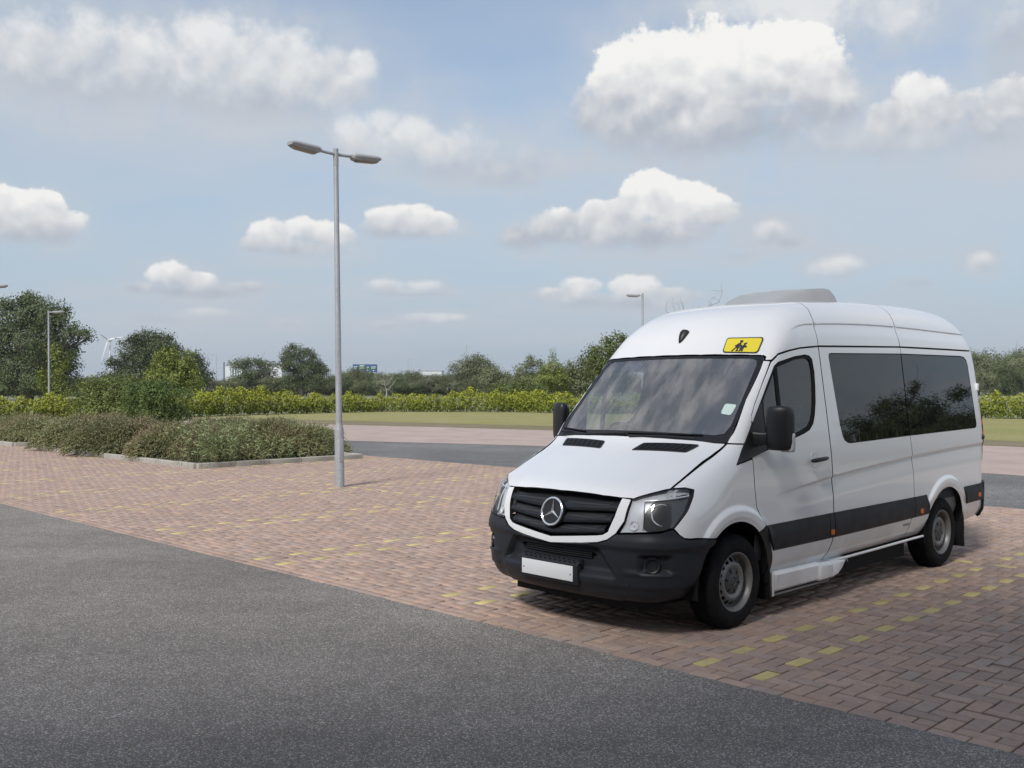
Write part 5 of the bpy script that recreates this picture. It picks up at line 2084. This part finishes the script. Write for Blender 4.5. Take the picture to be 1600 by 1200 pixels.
make_tree('flat_topped_tree', oc, [(-3.2, 0, 7.0, 2.2, 2, .9), (0, 0, 7.6, 2.8, 2, .9), (2.6, 0, 7.2, 2.2, 2, .9), (0, 0, 5.0, 4.5, 3, 1.4), (-2, 0, 3.5, 4, 3, 1.4)], 3., .3, M_OAK, 'low flat-topped dark tree before the far pale buildings', 7000, .36, seed=10)
make_tree('rounded_tree', at_d(741, 225.), [(0, 0, 7.6, 3.2, 3, 2.0), (-2.2, 0, 6.0, 3, 3, 2), (2.5, 0, 5.8, 3, 3, 2), (0, 0, 4.2, 4.4, 3.5, 2.2)], 3, .3, M_WOOD, 'rounded green tree under the far mast', 9000, .36, seed=12)
make_tree('rounded_tree', at_d(768, 205.), [(0, 0, 4.6, 2.2, 2, 1.5), (1.5, 0, 3.6, 2.2, 2, 1.4), (-1.3, 0, 3.2, 2.4, 2, 1.5)], 2, .2, M_WOOD, 'small rounded tree just right of the tree under the mast', 5000, .34, seed=13)
make_tree('thin_tree', at_d(826, 130.), [(-1, 0, 4.2, 1.2, 1, .7), (.6, 0, 5.1, 1.1, 1, .6), (1.5, 0, 3.7, 1.2, 1, .8), (0, 0, 3.0, 2.2, 1.6, 1.0), (.2, 0, 5.7, .4, .4, .3)], 2.4, .14, M_WOOD, 'thin open-crowned tree left of the yellow-green sapling', 3200, .22, seed=14)
make_tree('sapling', at_d(862, 88.), [(0, 0, 3.5, .9, .8, .8), (.5, 0, 2.6, 1.2, 1, .9), (-.7, 0, 2.4, 1.1, 1, .9), (.1, 0, 4.6, .16, .16, .3), (.15, 0, 5.1, .2, .2, .2), (0, 0, 4.2, .2, .2, .2)], 1.4, .06, M_LIME, 'yellow-green sapling with one tall thin leader', 4200, .15, seed=15)
make_tree('thicket_shrub', at_d(808, 84.), [(-1.0, 0, 1.5, 1.3, 1.1, .9), (.6, 0, 1.7, 1.3, 1.1, .8), (1.7, 0, 1.3, 1.2, 1, .8), (0, 0, .9, 2.4, 1.3, .8)], .6, .06, M_BUSH, 'dark rounded shrub behind the hedge at the foot of the thin tree', 6500, .16, cat='shrub', seed=16)
make_tree('broadleaf_tree', at_d(949, 74.), [(0, 0, 4.6, 1.1, 1, .8), (.6, 0, 5.4, .8, .7, .5), (-.7, 0, 4.0, .9, .9, .7), (.8, 0, 3.8, 1.0, 1, .8), (-1.2, 0, 4.6, .35, .35, .3), (0, 0, 2.8, 1.6, 1.3, 1.0), (1.0, 0, 5.9, .35, .35, .25)], 2.2, .1, M_BUSH, 'broad-leaved tree rising behind the left edge of the minibus roof', 5200, .17, seed=17)
make_tree('olive_tree', at_d(905, 90.), [(-1.4, 0, 3.2, 1.3, 1.2, .9), (.2, 0, 3.6, 1.4, 1.2, 1.0), (1.6, 0, 3.8, 1.4, 1.2, 1.0), (0, 0, 2.0, 3.0, 1.6, 1.1)], 1.2, .09, M_WOOD, 'olive green tree between sapling and minibus', 8500, .17, seed=18)
# far belt across the field and the wood at the right
protos = []
for k in range(6):
    rg = np.random.default_rng(50 + k)
    r = make_tree('hedgerow_tree', (0, 0), rand_blobs(rg, 10, 7, 16), 2.2, .22, (M_WOOD, M_WOOD, M_GREY, M_WOOD, M_OAK, M_GREY)[k], 'x', 8000, .30, group='trees of the far belt', seed=60 + k)
    protos.append(r)
BELT = 'tree in the low mixed belt across the far side of the field'
WOODR = 'tree of the dense wood right of the minibus tail'
rg = np.random.default_rng(99)
used = set()
def belt(k, u, dist, sx, sz, label=BELT, group='trees of the far belt'):
    loc = at_d(u, dist)
    sc = (sx, sx, sz)
    tone_w = ('mid-green', 'mid-green', 'grey-green', 'mid-green', 'dark green', 'grey-green')[k]
    where = 'behind the big oak at the left' if u < 150 else 'between turbine and pale blocks' if u < 350 else 'between pale blocks and lone rounded tree' if u < 440 else 'between lone rounded tree and tall lamp post' if u < 530 else 'below the blue road sign' if u < 600 else 'between blue road sign and mast' if u < 725 else 'between mast and sapling' if u < 860 else 'close left of the minibus'
    if label == BELT:
        label = tone_w + ' tree of the far belt ' + where
    elif group == 'shrubs at the foot of the far belt':
        label = 'low ' + tone_w + ' shrub in far belt ' + where
    elif label == WOODR:
        label = ('tall ' if dist > 245 else 'low front ') + tone_w + ' tree of the dense wood right of the minibus tail'
    if k not in used:
        used.add(k)
        r = protos[k]
        r.location = (*loc, -.1)
        r.scale = sc
        r.rotation_euler = (0, 0, rg.uniform(0, 6))
        r['label'] = label
        r['group'] = group
    else:
        r = copy_tree(protos[k], loc, sc, rg.uniform(0, 6), label, group)
    return r
u = -120.
while u < 1010:
    top = np.interp(u, [-100, 120, 180, 330, 420, 520, 560, 640, 700, 800, 900, 1000], [588, 585, 588, 588, 588, 584, 577, 578, 578, 582, 578, 580]) + rg.uniform(-5, 7)
    dist = rg.uniform(236, 268)
    H = h_at(top, dist)
    belt(int(rg.integers(0, 6)), u, dist, rg.uniform(.85, 1.25) * H / 7., H / 7.0)
    u += rg.uniform(12, 20)
u = -120.
while u < 900:
    belt(int(rg.integers(0, 5)), u, rg.uniform(218, 230), rg.uniform(.60, .85), rg.uniform(.42, .66), 'low rounded shrub along the foot of the far belt', 'shrubs at the foot of the far belt')
    u += rg.uniform(12, 20)
for (u_, top, dist, kk) in ((1530, 548, 262, 5), (1552, 543, 250, 1), (1585, 556, 240, 0), (1602, 546, 262, 3), (1625, 538, 255, 5), (1660, 545, 250, 1), (1570, 566, 236, 4), (1540, 575, 232, 0), (1610, 575, 234, 3), (1505, 552, 255, 3), (1480, 556, 250, 1), (1700, 545, 255, 0), (1645, 575, 232, 1), (1515, 585, 230, 4)):
    H = h_at(top, dist)
    belt(kk, u_, dist, H / 7 * .80, H / 7., WOODR, 'trees of the wood at the right')
# bare pale birch in the belt
def bare_tree(name, loc, tips, base_r, mat, label, cat='tree', seed=3, z0=0., fork=.5, sides=6, twig=True):
    rng = np.random.default_rng(seed)
    root = empty(name, (*loc, 0))
    tag(root, label, cat)
    mb = MB()
    hmax = max(t[2] for t in tips)
    f = Vector((0, 0, hmax * fork))
    limb_mesh(mb, (0, 0, -.2), f, base_r, base_r * .7, rng, .06, 4, 8)
    mb.build('trunk', mat, root, sharp=60)
    for t in tips:
        mb = MB()
        pts = limb_mesh(mb, f * rng.uniform(.8, 1.0), t, base_r * .45, base_r * .12, rng, .22, 6, sides)
        if twig:
            for q in range(5):
                p = pts[rng.integers(2, len(pts))]
                e = p + Vector((rng.normal() * .6, rng.normal() * .6, abs(rng.normal()) * .7))
                limb_mesh(mb, p, e, base_r * .15, base_r * .05, rng, .3, 3, 4)
        mb.build('branch', mat, root, sharp=60)
    return root
bare_tree('birch_tree', at_d(604, 214.), [(-1.6, 0, 4.0), (-.6, 0, 4.6), (1.2, 0, 4.4), (2.2, .5, 3.8)], .16, M_PALEB, 'bare pale-stemmed birch below the blue road sign', seed=4, fork=.3)
dd = 58.
pxd = dd / FPX
def tip(u_, v_):
    return ((u_ - 1085) * pxd, 0, h_at(v_, dd))
bare_tree('dead_tree', at_d(1085, dd), [tip(1042, 471), tip(1064, 471), tip(1112, 472), tip(1129, 455)], .06, M_DEADB, 'dead tree whose bare twigs show above the minibus roof', seed=8, fork=.55)

# big evergreen shrubs and a climber beside the hedge at the left
def shrub(name, u_, dist, blobs, mat, label, n, size, seed, cat='shrub', group=None):
    return make_tree(name, at_d(u_, dist), blobs, .4, .05, mat, label, n, size, cat=cat, seed=seed, limbs=False, zmin=.02, group=group)
shrub('evergreen_shrub', 172, 50., [(-.9, 0, 1.5, 1.0, .9, .8), (.2, 0, 1.7, 1.1, .9, .9), (1.0, 0, 1.4, .9, .9, .8), (0, 0, .7, 1.9, 1.1, .7)], M_BUSH, 'wide mid-green shrub left of the dark rounded one behind the shrub bed', 11000, .11, 21)
shrub('evergreen_shrub', 243, 46., [(-.4, 0, 1.3, 1.0, .9, .9), (.5, 0, 1.2, 1.0, .9, .85), (0, 0, 1.7, .7, .7, .5), (.1, 0, .5, 1.4, 1.1, .6)], mat_leaf('dark_shrub_leaf', (.085, .140, .036), (.135, .190, .052)), 'dark rounded shrub at the right end behind the shrub bed', 12000, .10, 22)
shrub('climber', 85, 57., [(0, 0, .9, .7, .5, .7), (-.2, 0, 2.0, .6, .5, .6), (.4, 0, 1.8, .5, .4, .5), (.2, 0, 3.0, .4, .4, .6), (.0, 0, 3.9, .3, .3, .5), (-.6, 0, 2.6, .25, .2, .3)], M_LIME, 'thin yellow-green sapling clinging round the left lamp post', 3000, .13, 23, cat='sapling')

# laurel hedge along the field
hedge = empty('laurel_hedge', (*hedge_base[5], 0))
tag(hedge, 'long low bright yellow-green laurel hedge between verge and field', 'hedge')
rng = np.random.default_rng(31)
hb_ = [Vector(p) for p in hedge_base]
cum = [0.]
for a, b in zip(hb_[:-1], hb_[1:]):
    cum.append(cum[-1] + (b - a).length)
Lh = cum[-1]
def hpos(s):
    i = np.clip(np.searchsorted(cum, s) - 1, 0, len(hb_) - 2)
    t = (s - cum[i]) / (cum[i + 1] - cum[i])
    return hb_[i].lerp(hb_[i + 1], t)
blobs = []
s_ = 0.
while s_ < Lh:
    p = hpos(s_)
    hh = 1.30 + .20 * math.sin(s_ * .31) + rng.uniform(-.22, .25)
    w = rng.uniform(.45, .75)
    q = p + p.normalized() * rng.uniform(.3, 1.3)
    blobs.append((q.x, q.y, hh * .5, w, w, hh * .52))
    if rng.random() < .55:
        blobs.append((q.x + rng.uniform(-.3, .3), q.y, hh * rng.uniform(.85, 1.05), .26, .26, .26))
    s_ += rng.uniform(.45, .75)
P, dn = blobs_points(blobs, 85000, rng, .6)
ok = P[:, 2] > .03
P, dn = P[ok], dn[ok]
nr = dn * .6 + rng.normal(size=P.shape) * .6 + np.array((0, -.1, .5))
nr /= np.linalg.norm(nr, axis=1, keepdims=True)
A, B = orient(nr, rng)
A = A * .8 + np.array((0, 0, .45))
A /= np.linalg.norm(A, axis=1, keepdims=True)
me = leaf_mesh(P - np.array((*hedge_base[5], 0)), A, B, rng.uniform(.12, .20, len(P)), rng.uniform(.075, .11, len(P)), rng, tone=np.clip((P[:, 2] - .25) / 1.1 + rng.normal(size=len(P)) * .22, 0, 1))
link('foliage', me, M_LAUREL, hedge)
mb = MB()
s_ = .3
while s_ < Lh:
    p = hpos(s_)
    q = p + p.normalized() * .8 - Vector(hedge_base[5])
    mb.tube([(q.x, q.y, -.05), (q.x + rng.uniform(-.1, .1), q.y, .6)], .02, 5)
    s_ += 1.1
stm = mb.build('stems', M_BARK, hedge)
stm['kind'] = 'stuff'

# ------------------------------------------------------------------ shrub beds with concrete kerbs
M_KERB = simple('kerb_concrete', (.40, .385, .345), .9, noise_amt=.35, noise_scale=5, bump_s=.3, bump_scale=60)
M_SOIL = simple('bed_soil', (.09, .072, .055), .97, noise_amt=.5, noise_scale=6)


def kerb_run(parent, a, b, zt=.115):
    """single kerb stones from a to b in paving coordinates"""
    a, b = Vector(a), Vector(b)
    L = (b - a).length
    n = max(1, round(L / .915))
    d = (b - a) / n
    me = None
    for k in range(n):
        c = a + d * (k + .5)
        if me is None:
            mb = box_loft([[(x, -.0625, -.12), (x, .0625, -.12), (x, .0625, zt - .012), (x, .05, zt), (x, -.05, zt), (x, -.0625, zt - .012)] for x in (-d.length / 2 + .003, d.length / 2 - .003)])
            o = mb.build('kerb_stone', M_KERB, parent, bevel=.006)
            me = o.data
        else:
            o = link('kerb_stone', me, None, parent)
        w = pv(c.x, c.y)
        o.location = (w[0], w[1], rnd.uniform(-.004, .004))
        wd = U2 * d.x + V2 * d.y
        o.rotation_euler = (rnd.gauss(0, .01), rnd.gauss(0, .004), math.atan2(wd.y, wd.x) + rnd.gauss(0, .004))


def bed(u0, u1, v0, v1, label):
    r = empty('shrub_bed', (0, 0, 0))
    tag(r, label, 'planting bed', 'kerbed shrub beds')
    kerb_run(r, (u0, v0), (u0, v1))
    kerb_run(r, (u0 - .06, v0), (u1, v0))
    kerb_run(r, (u1, v0), (u1, v1))
    kerb_run(r, (u0 - .06, v1), (u1, v1))
    pts = [pxy(u0 - .05, v0 + .05), pxy(u0 - .05, v1 - .05), pxy(u1 + .05, v1 - .05), pxy(u1 + .05, v0 + .05)]
    s = sheet('soil', pts, .07, M_SOIL)
    del s['kind']
    s.parent = r
    return r


bed(ISL_U[0], ISL_U[1], ISL_V[0], ISL_V[1], 'kerbed shrub bed with its front corner nearest the tall lamp post')
bed(ISL_U2[0], ISL_U2[1], ISL_V[0], ISL_V[1] , 'kerbed shrub bed at the left picture edge')


def mound(u, v, rx, ry, H, label, seed, n=9000, brown=.4, lean=(0, -1)):
    """arching cotoneaster: long thin sprays that rise and droop outwards"""
    rng = np.random.default_rng(seed)
    w = pv(u, v)
    root = empty('cotoneaster_shrub', (w[0], w[1], .06), math.atan2(U2.y, U2.x))
    tag(root, label, 'shrub', 'arching shrubs of the kerbed beds')
    rx, ry, H = rx * .88, ry * .88, H * .78
    th = rng.uniform(0, 2 * math.pi, n)
    rr = np.sqrt(rng.random(n))
    lump = 1 + .10 * np.sin(th * 3 + seed) + .08 * np.sin(th * 7 + seed * 2)
    x, y = rx * rr * np.cos(th) * lump, ry * rr * np.sin(th) * lump
    prof = np.sqrt(np.clip(1 - rr ** 2.6, 0, 1))
    z = H * prof * (.86 + .14 * np.sin(x * 4.3 + seed) * np.sin(y * 3.7)) * (.80 + .28 * rng.random(n) ** .5)
    out = np.stack([np.cos(th) * rr, np.sin(th) * rr, .75 - 1.25 * rr ** 1.5], 1)
    out += rng.normal(size=(n, 3)) * .38
    out /= np.linalg.norm(out, axis=1, keepdims=True)
    P = np.stack([x, y, np.maximum(z, .04)], 1)
    nr = rng.normal(size=(n, 3)) + np.array((0, 0, .6))
    B = np.cross(out, nr)
    B /= np.linalg.norm(B, axis=1, keepdims=True)
    ln = rng.uniform(.14, .34, n)
    V = P
    tone = np.clip(rng.random(n) * .6 + .4 * np.sin(x * 2.1 + y * 1.7 + seed) ** 2, 0, 1)
    br = (np.sin(x * 1.7 + seed) * np.cos(y * 2.3 + seed * .7) + rng.normal(size=n) * .5) > (.9 - brown * 1.6)
    # each spray: stem strip plus small leaves on both sides
    def strip(sel, mat, nm):
        m = sel
        Cn, An, Bn = V[m], out[m], B[m]
        me = leaf_mesh(Cn + An * ln[m][:, None] * .3, An, Bn, ln[m], .022, rng, tone=tone[m])
        link(nm, me, mat, root)
    k = n // 2
    idx = np.arange(n)
    # leaves along sprays
    reps = 4
    C2 = np.repeat(V, reps, axis=0) + np.repeat(out, reps, axis=0) * (np.tile(np.linspace(.0, .85, reps), n) * np.repeat(ln, reps))[:, None] + rng.normal(size=(n * reps, 3)) * .018
    A2 = np.repeat(out, reps, axis=0) * .5 + rng.normal(size=(n * reps, 3)) * .6
    A2 /= np.linalg.norm(A2, axis=1, keepdims=True)
    nn = rng.normal(size=(n * reps, 3)) + np.array((0, 0, .7))
    B2 = np.cross(A2, nn)
    B2 /= np.linalg.norm(B2, axis=1, keepdims=True)
    br2 = np.repeat(br, reps)
    t2 = np.repeat(tone, reps)
    l2 = rng.uniform(.030, .062, n * reps)
    me = leaf_mesh(C2[~br2], A2[~br2], B2[~br2], l2[~br2], l2[~br2] * .5, rng, tone=t2[~br2])
    link('foliage', me, M_COTO, root)
    if br2.any():
        me = leaf_mesh(C2[br2], A2[br2], B2[br2], l2[br2], l2[br2] * .5, rng, tone=t2[br2])
        link('brown_foliage', me, M_COTOB, root)
    strip(np.ones(n, bool), M_COTO, 'sprays')
    # dark woody heart
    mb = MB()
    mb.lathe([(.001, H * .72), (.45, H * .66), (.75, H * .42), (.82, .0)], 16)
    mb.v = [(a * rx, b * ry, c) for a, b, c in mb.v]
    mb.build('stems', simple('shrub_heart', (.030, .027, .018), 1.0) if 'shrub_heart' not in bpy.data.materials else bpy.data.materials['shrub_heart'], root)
    return root


mound(-22.4, 8.5, 2.0, 1.9, 1.00, 'dark green arching shrub beside the tall lamp post', 41, 9000, .10)
mound(-22.2, 6.9, 1.3, 1.4, .80, 'brown-tinged low shrub behind the weeds in the bed', 42, 5000, .45)
mound(-23.9, 6.7, 1.7, 1.5, .86, 'straggly shrub at the front corner of the bed left of the weeds', 43, 7000, .3)
mound(-26.4, 6.3, 2.1, 1.5, 1.02, 'broad arching shrub spilling over the left kerb', 44, 10000, .30)
mound(-28.9, 6.6, 1.9, 1.7, 1.05, 'leftmost arching shrub of the kerbed bed nearest the lamp post', 45, 9000, .40)
mound(-25.5, 8.9, 2.4, 1.5, .98, 'low shrub at the back of the bed before the verge', 46, 6000, .3)
mound(-34.0, 6.6, 1.9, 1.5, .80, 'dark shrub at the left picture edge in its own kerbed bed', 47, 6000, .5)
mound(-37.5, 7.5, 2.2, 1.8, .85, 'shrub half out of the picture at the far left', 48, 4000, .4)


def weeds(u, v, n, H, mat, label, seed, spread=.5, name='weed_clump'):
    rng = np.random.default_rng(seed)
    w = pv(u, v)
    root = empty(name, (w[0], w[1], .06))
    tag(root, label, 'weeds', 'weeds in the shrub bed')
    mb = MB()
    Cs, As = [], []
    for k in range(n):
        b = Vector((rng.normal() * spread, rng.normal() * spread, 0))
        t = b + Vector((rng.normal() * .16, rng.normal() * .16, H * rng.uniform(.6, 1.1)))
        mb.tube([b, b.lerp(t, .5) + Vector(rng.normal(size=3)) * .03, t], [.005, .004, .002], 4)
        for q in range(12):
            s = rng.uniform(.15, 1.)
            p = b.lerp(t, s)
            a = Vector((rng.normal(), rng.normal(), .5)).normalized()
            Cs.append(p + a * .05)
            As.append(a)
    mb.build('stem', mat, root)['kind'] = 'stuff'
    Cs, As = np.array(Cs), np.array(As)
    _, B = orient(As, rng)
    me = leaf_mesh(Cs, As, B, rng.uniform(.07, .15, len(Cs)), .022, rng)
    link('leaf', me, mat, root)['kind'] = 'stuff'
    return root


weeds(-20.85, 6.1, 130, 1.0, M_WEED, 'tall grey-green weeds in the middle of the bed front', 61, .42)
weeds(-20.75, 7.6, 26, .45, M_WEED, 'small weed clump low before the dark arching shrub', 62, .3)
weeds(-20.9, 6.4, 40, .40, M_STRAW, 'dry straw-coloured grass at the foot of the tall weeds', 63, .5, 'dry_grass')
weeds(-23.6, 5.75, 18, .55, M_STRAW, 'pale dry stalk left of the tall weeds at the kerb', 64, .12, 'dry_grass')

# ------------------------------------------------------------------ far things
M_WHITE = simple('turbine_white', (.78, .79, .80), .5)
M_POLE = simple('far_pole', (.40, .42, .44), .6)
DT = 1300.
tx, tyy = at_d(171.5, DT)
turb = empty('wind_turbine', (tx, tyy, 0))
tag(turb, 'white three-bladed wind turbine beyond the trees', 'wind turbine')
hub_z = h_at(532, DT)
MB().tube([(0, 0, -1), (0, 0, hub_z)], [1.7, .95], 20).build('tower', M_WHITE, turb)
MB().box((0, 1.0, hub_z + .6), (3.0, 8, 3.2)).build('nacelle', M_WHITE, turb, bevel=.6)
MB().lathe([(.01, -2.2), (1.2, -1.6), (1.7, 0), (1.7, 1.2)], 20, 'y', (0, -4., hub_z + .6)).build('rotor_hub', M_WHITE, turb)
pxt = DT / FPX
for (eu, ev) in ((196, 526.5), (161, 563), (162.5, 522.5)):
    tipv = Vector(((eu - 171.5) * pxt, -5.2, h_at(ev, DT)))
    c = Vector((0, -4.6, hub_z + .6))
    if (eu, ev) == (162.5, 522.5):
        tipv.y = -15
    dv = tipv - c
    Lb = dv.length
    dvn = dv.normalized()
    sd = dvn.cross(Vector((0, 1, 0))).normalized()
    secs = []
    for (t_, w, th_) in ((0, .8, .8), (.06, .8, .8), (.18, 1.35, .5), (.4, 1.0, .35), (.7, .65, .22), (.95, .35, .10), (1., .10, .05)):
        p = c + dv * t_
        secs.append([tuple(p + sd * (w * math.cos(a)) + Vector((0, 1, 0)) * (th_ * math.sin(a))) for a in np.linspace(0, 2 * math.pi, 10, endpoint=False)])
    box_loft(secs).build('blade', M_WHITE, turb)


def road_pole(u, vtop, dist, label, arm=1, r=.16):
    x, y = at_d(u, dist)
    o = empty('street_lamp', (x, y, 0))
    tag(o, label, 'street lamp', 'far road lamps')
    H = h_at(vtop, dist)
    MB().tube([(0, 0, 0), (0, 0, H)], [r, r * .55], 8).build('column', M_POLE, o)
    MB().tube([(0, 0, H - .05), (arm * 1.6, 0, H + .25)], .07, 6).build('arm', M_POLE, o)
    MB().box((arm * 2.0, 0, H + .25), (1.1, .3, .18)).build('lamp_head', M_POLE, o, bevel=.05)
    return o


road_pole(324, 554, 420, 'leftmost of the three far road lamps left of the pale block', -1)
road_pole(338, 555, 430, 'middle of the three far road lamps left of the pale block', -1)
road_pole(362.5, 555, 400, 'right of the three far road lamps, before the pale block', 1)
road_pole(637.5, 562, 420, 'far road lamp right of the blue road sign', 1)
road_pole(789, 575, 430, 'short far road lamp above the trees near the thin tree', -1)
# mast with a stay
x, y = at_d(729, 520.)
mast = empty('mast', (x, y, 0))
tag(mast, 'tall thin mast above the rounded tree', 'mast')
MB().tube([(0, 0, 0), (0, 0, h_at(539, 520.))], [.38, .20], 8).build('pole', M_POLE, mast)
MB().tube([(0, 0, h_at(541, 520.)), ((712 - 729) * 520 / FPX, 0, h_at(574, 520.))], .09, 5).build('stay', M_POLE, mast)
x, y = at_d(350, 420.)
post = empty('chimney', (x, y, 0))
tag(post, 'thin dark chimney stack left of the pale block', 'chimney')
MB().tube([(0, 0, 0), (0, 0, h_at(566, 420.))], [.3, .25], 8).build('stack', simple('stack_dark', (.10, .105, .11), .8), post)
# road sign on the embankment
DS = 330.
x, y = at_d(570, DS)
sgn = empty('road_sign', (x, y, 0))
tag(sgn, 'wide blue and green motorway direction sign above the far trees', 'sign')
ps = DS / FPX
M_SBLUE = simple('sign_blue', (.035, .10, .34), .5)
M_SGREEN = simple('sign_green', (.015, .14, .075), .5)
M_SWHITE = simple('sign_white', (.70, .72, .74), .5)
M_SYEL = simple('sign_letter_yellow', (.62, .56, .12), .5)
def srect(name, u0, v0, u1, v1, mat, parent, y=0., th=.06):
    return MB().box((((u0 + u1) / 2 - 570) * ps, y, h_at((v0 + v1) / 2, DS)), ((u1 - u0) * ps, th, (v1 - v0) * ps)).build(name, mat, parent)
for u_ in (555, 585):
    MB().box(((u_ - 570) * ps, .3, h_at(588, DS)), (.22, .22, h_at(570, DS) * 1.0)).build('post', M_POLE, sgn)
srect('backing_board', 551, 569.4, 589.4, 581.3, M_SBLUE, sgn, .12, .08)
MB().box(((570.5 - 570) * ps, .05, h_at(568.8, DS)), (38.5 * ps, .2, .22)).build('gantry_beam', M_POLE, sgn)
for (u0, v0, u1, v1) in ((551.5, 571, 560.3, 579), (560.8, 569.2, 571, 580), (571.6, 572, 578, 580), (578.8, 571.5, 588.8, 580.3)):
    bd = srect('panel', u0, v0, u1, v1, M_SBLUE, sgn)
    srect('green_field', u0 + .5, v0 + .5, u1 - .5, v0 + (v1 - v0) * .68, M_SGREEN, bd, -.06)
    for k in range(2 if v1 - v0 < 9 else 3):
        vv = v0 + 1.4 + k * 2.2
        srect('text_line', u0 + 1.1, vv, u1 - (1.4 + (k % 2) * 1.5), vv + .9, M_SWHITE if k != 1 or u0 < 571 else M_SYEL, bd, -.11)
    srect('lower_text', (u0 + u1) / 2 - .9, v1 - 1.9, (u0 + u1) / 2 + .9, v1 - .5, M_SWHITE, bd, -.06)
# pale far buildings
M_PALE = simple('cladding_pale', (.62, .65, .68), .7)
M_DARKG = simple('cladding_dark', (.16, .19, .20), .5)
def far_block(u0, u1, vt, dist, label, dark=None, name='warehouse'):
    x0, _ = at_d(u0, dist)
    x1, _ = at_d(u1, dist)
    H = h_at(vt, dist)
    o = empty(name, ((x0 + x1) / 2, dist, 0))
    tag(o, label, 'building')
    MB().box((0, 10, H / 2), (x1 - x0, 20, H)).build('wall', M_PALE, o)
    MB().box((0, 10, H + .1), (x1 - x0 + .6, 20.6, .3)).build('roof', M_POLE, o)
    if dark:
        a, b = (at_d(q, dist)[0] - (x0 + x1) / 2 for q in dark)
        w = MB().box(((a + b) / 2, -.08, H - 3.0), (b - a, .1, 4.6)).build('glazed_front', M_DARKG, o)
        for k in range(3):
            MB().box((a + (b - a) * (k + .5) / 3, -.16, H - 2.6), ((b - a) * .12, .06, 4.0)).build('mullion', M_PALE, w)
    return o
far_block(352, 378, 571, 460., 'pale block with dark glazed front left of the flat-topped tree', (360, 373))
far_block(415, 440, 569.5, 470., 'pale round-cornered shed right of the flat-topped tree', None)
far_block(655, 690, 579.5, 600., 'low pale roofs far beyond the belt right of the sign', None)

# trees along the boundary at the right, seen mirrored in the minibus windows
rg = np.random.default_rng(123)
bprotos = []
for k in range(2):
    rg2 = np.random.default_rng(150 + k)
    bprotos.append(make_tree('boundary_tree', ((90, 20), (88, 45))[k], rand_blobs(rg2, 10, 7, 16, .05), 2.2, .2, (M_WOOD, M_OAK)[k], ('pale green tree at the far end of the right boundary', 'dark green tree at the far end of the right boundary')[k], 22000, .17, group='trees on the right boundary', seed=160 + k))
for k, (x, y, sc) in enumerate(((66, 22, .92), (64, 36, .9), (70, 42, .95), (60, 46, .85), (66, 54, .9), (58, 60, .85), (72, 12, 1.0), (74, 2, .95), (72, -8, .9), (50, 68, .8), (78, 30, 1.05), (84, 18, 1.1), (68, 64, .9), (76, 24, 1.0), (70, 33, 1.0), (68, 17, .95), (78, 8, 1.1), (76, 44, 1.05), (72, 50, .95), (64, 26, .8))):
    copy_tree(bprotos[k % 2], (x, y), (sc * 1.3, sc * 1.3, sc * rg.uniform(.80, 1.0)), rg.uniform(0, 6), 'tree on the right boundary mirrored in the minibus windows', 'trees on the right boundary')
for k in range(26):
    az_ = math.radians(38 + k * 2.6)
    rr_ = 57 + rg.uniform(-3, 3)
    copy_tree(bprotos[k % 2], (4.5 + rr_ * math.sin(az_), 10. + rr_ * math.cos(az_)), (.55, .55, rg.uniform(.50, .68)), rg.uniform(0, 6), 'low scrub on the right boundary mirrored in the minibus windows', 'scrub on the right boundary')
bare_tree('stag_headed_oak', (60., 31.), [(.2, .2, 8.4), (.8, -1.0, 7.6), (1.6, -2.2, 7.4), (-1.2, 1.6, 6.6)], .08, M_BARK, 'stag-headed oak with bare top mirrored in the rear side window', seed=77, fork=.35)
so_ = [o for o in bpy.data.objects if o.name.startswith('stag_headed_oak')][0]
rgs = np.random.default_rng(5)
me = crown_mesh([(-2.6, 3.0, 5.4, .7, .9, .6), (-1.2, 1.8, 6.4, .6, .7, .5), (1.6, -2.2, 6.6, .7, .8, .6), (2.4, -3.6, 5.6, .8, .9, .7), (0, 0, 5.6, 1.4, 1.6, 1.0), (.4, -.2, 7.4, .4, .5, .4), (-3.2, 4.4, 4.6, .8, .9, .6), (0, 0, 4.0, 3.2, 4.2, 1.8), (.6, -1.2, 6.0, 1.2, 1.6, 1.2)], 26000, .13, rgs)
link('crown', me, M_OAK, so_)

# ------------------------------------------------------------------ air
mh = bpy.data.materials.new('haze')
mh.use_nodes = True
th_ = NT(mh.node_tree)
th_.n.clear()
ho = th_.node('ShaderNodeOutputMaterial')
hv = th_.node('ShaderNodeVolumePrincipled')
hv.inputs['Color'].default_value = (.86, .92, 1.0, 1)
hv.inputs['Density'].default_value = .00018
hv.inputs['Anisotropy'].default_value = .2
th_.l.new(hv.outputs[0], ho.inputs['Volume'])
hz = MB().box((0, 1500, 56), (5400, 4000, 114.2)).build('haze', mh)
hz['kind'] = 'stuff'
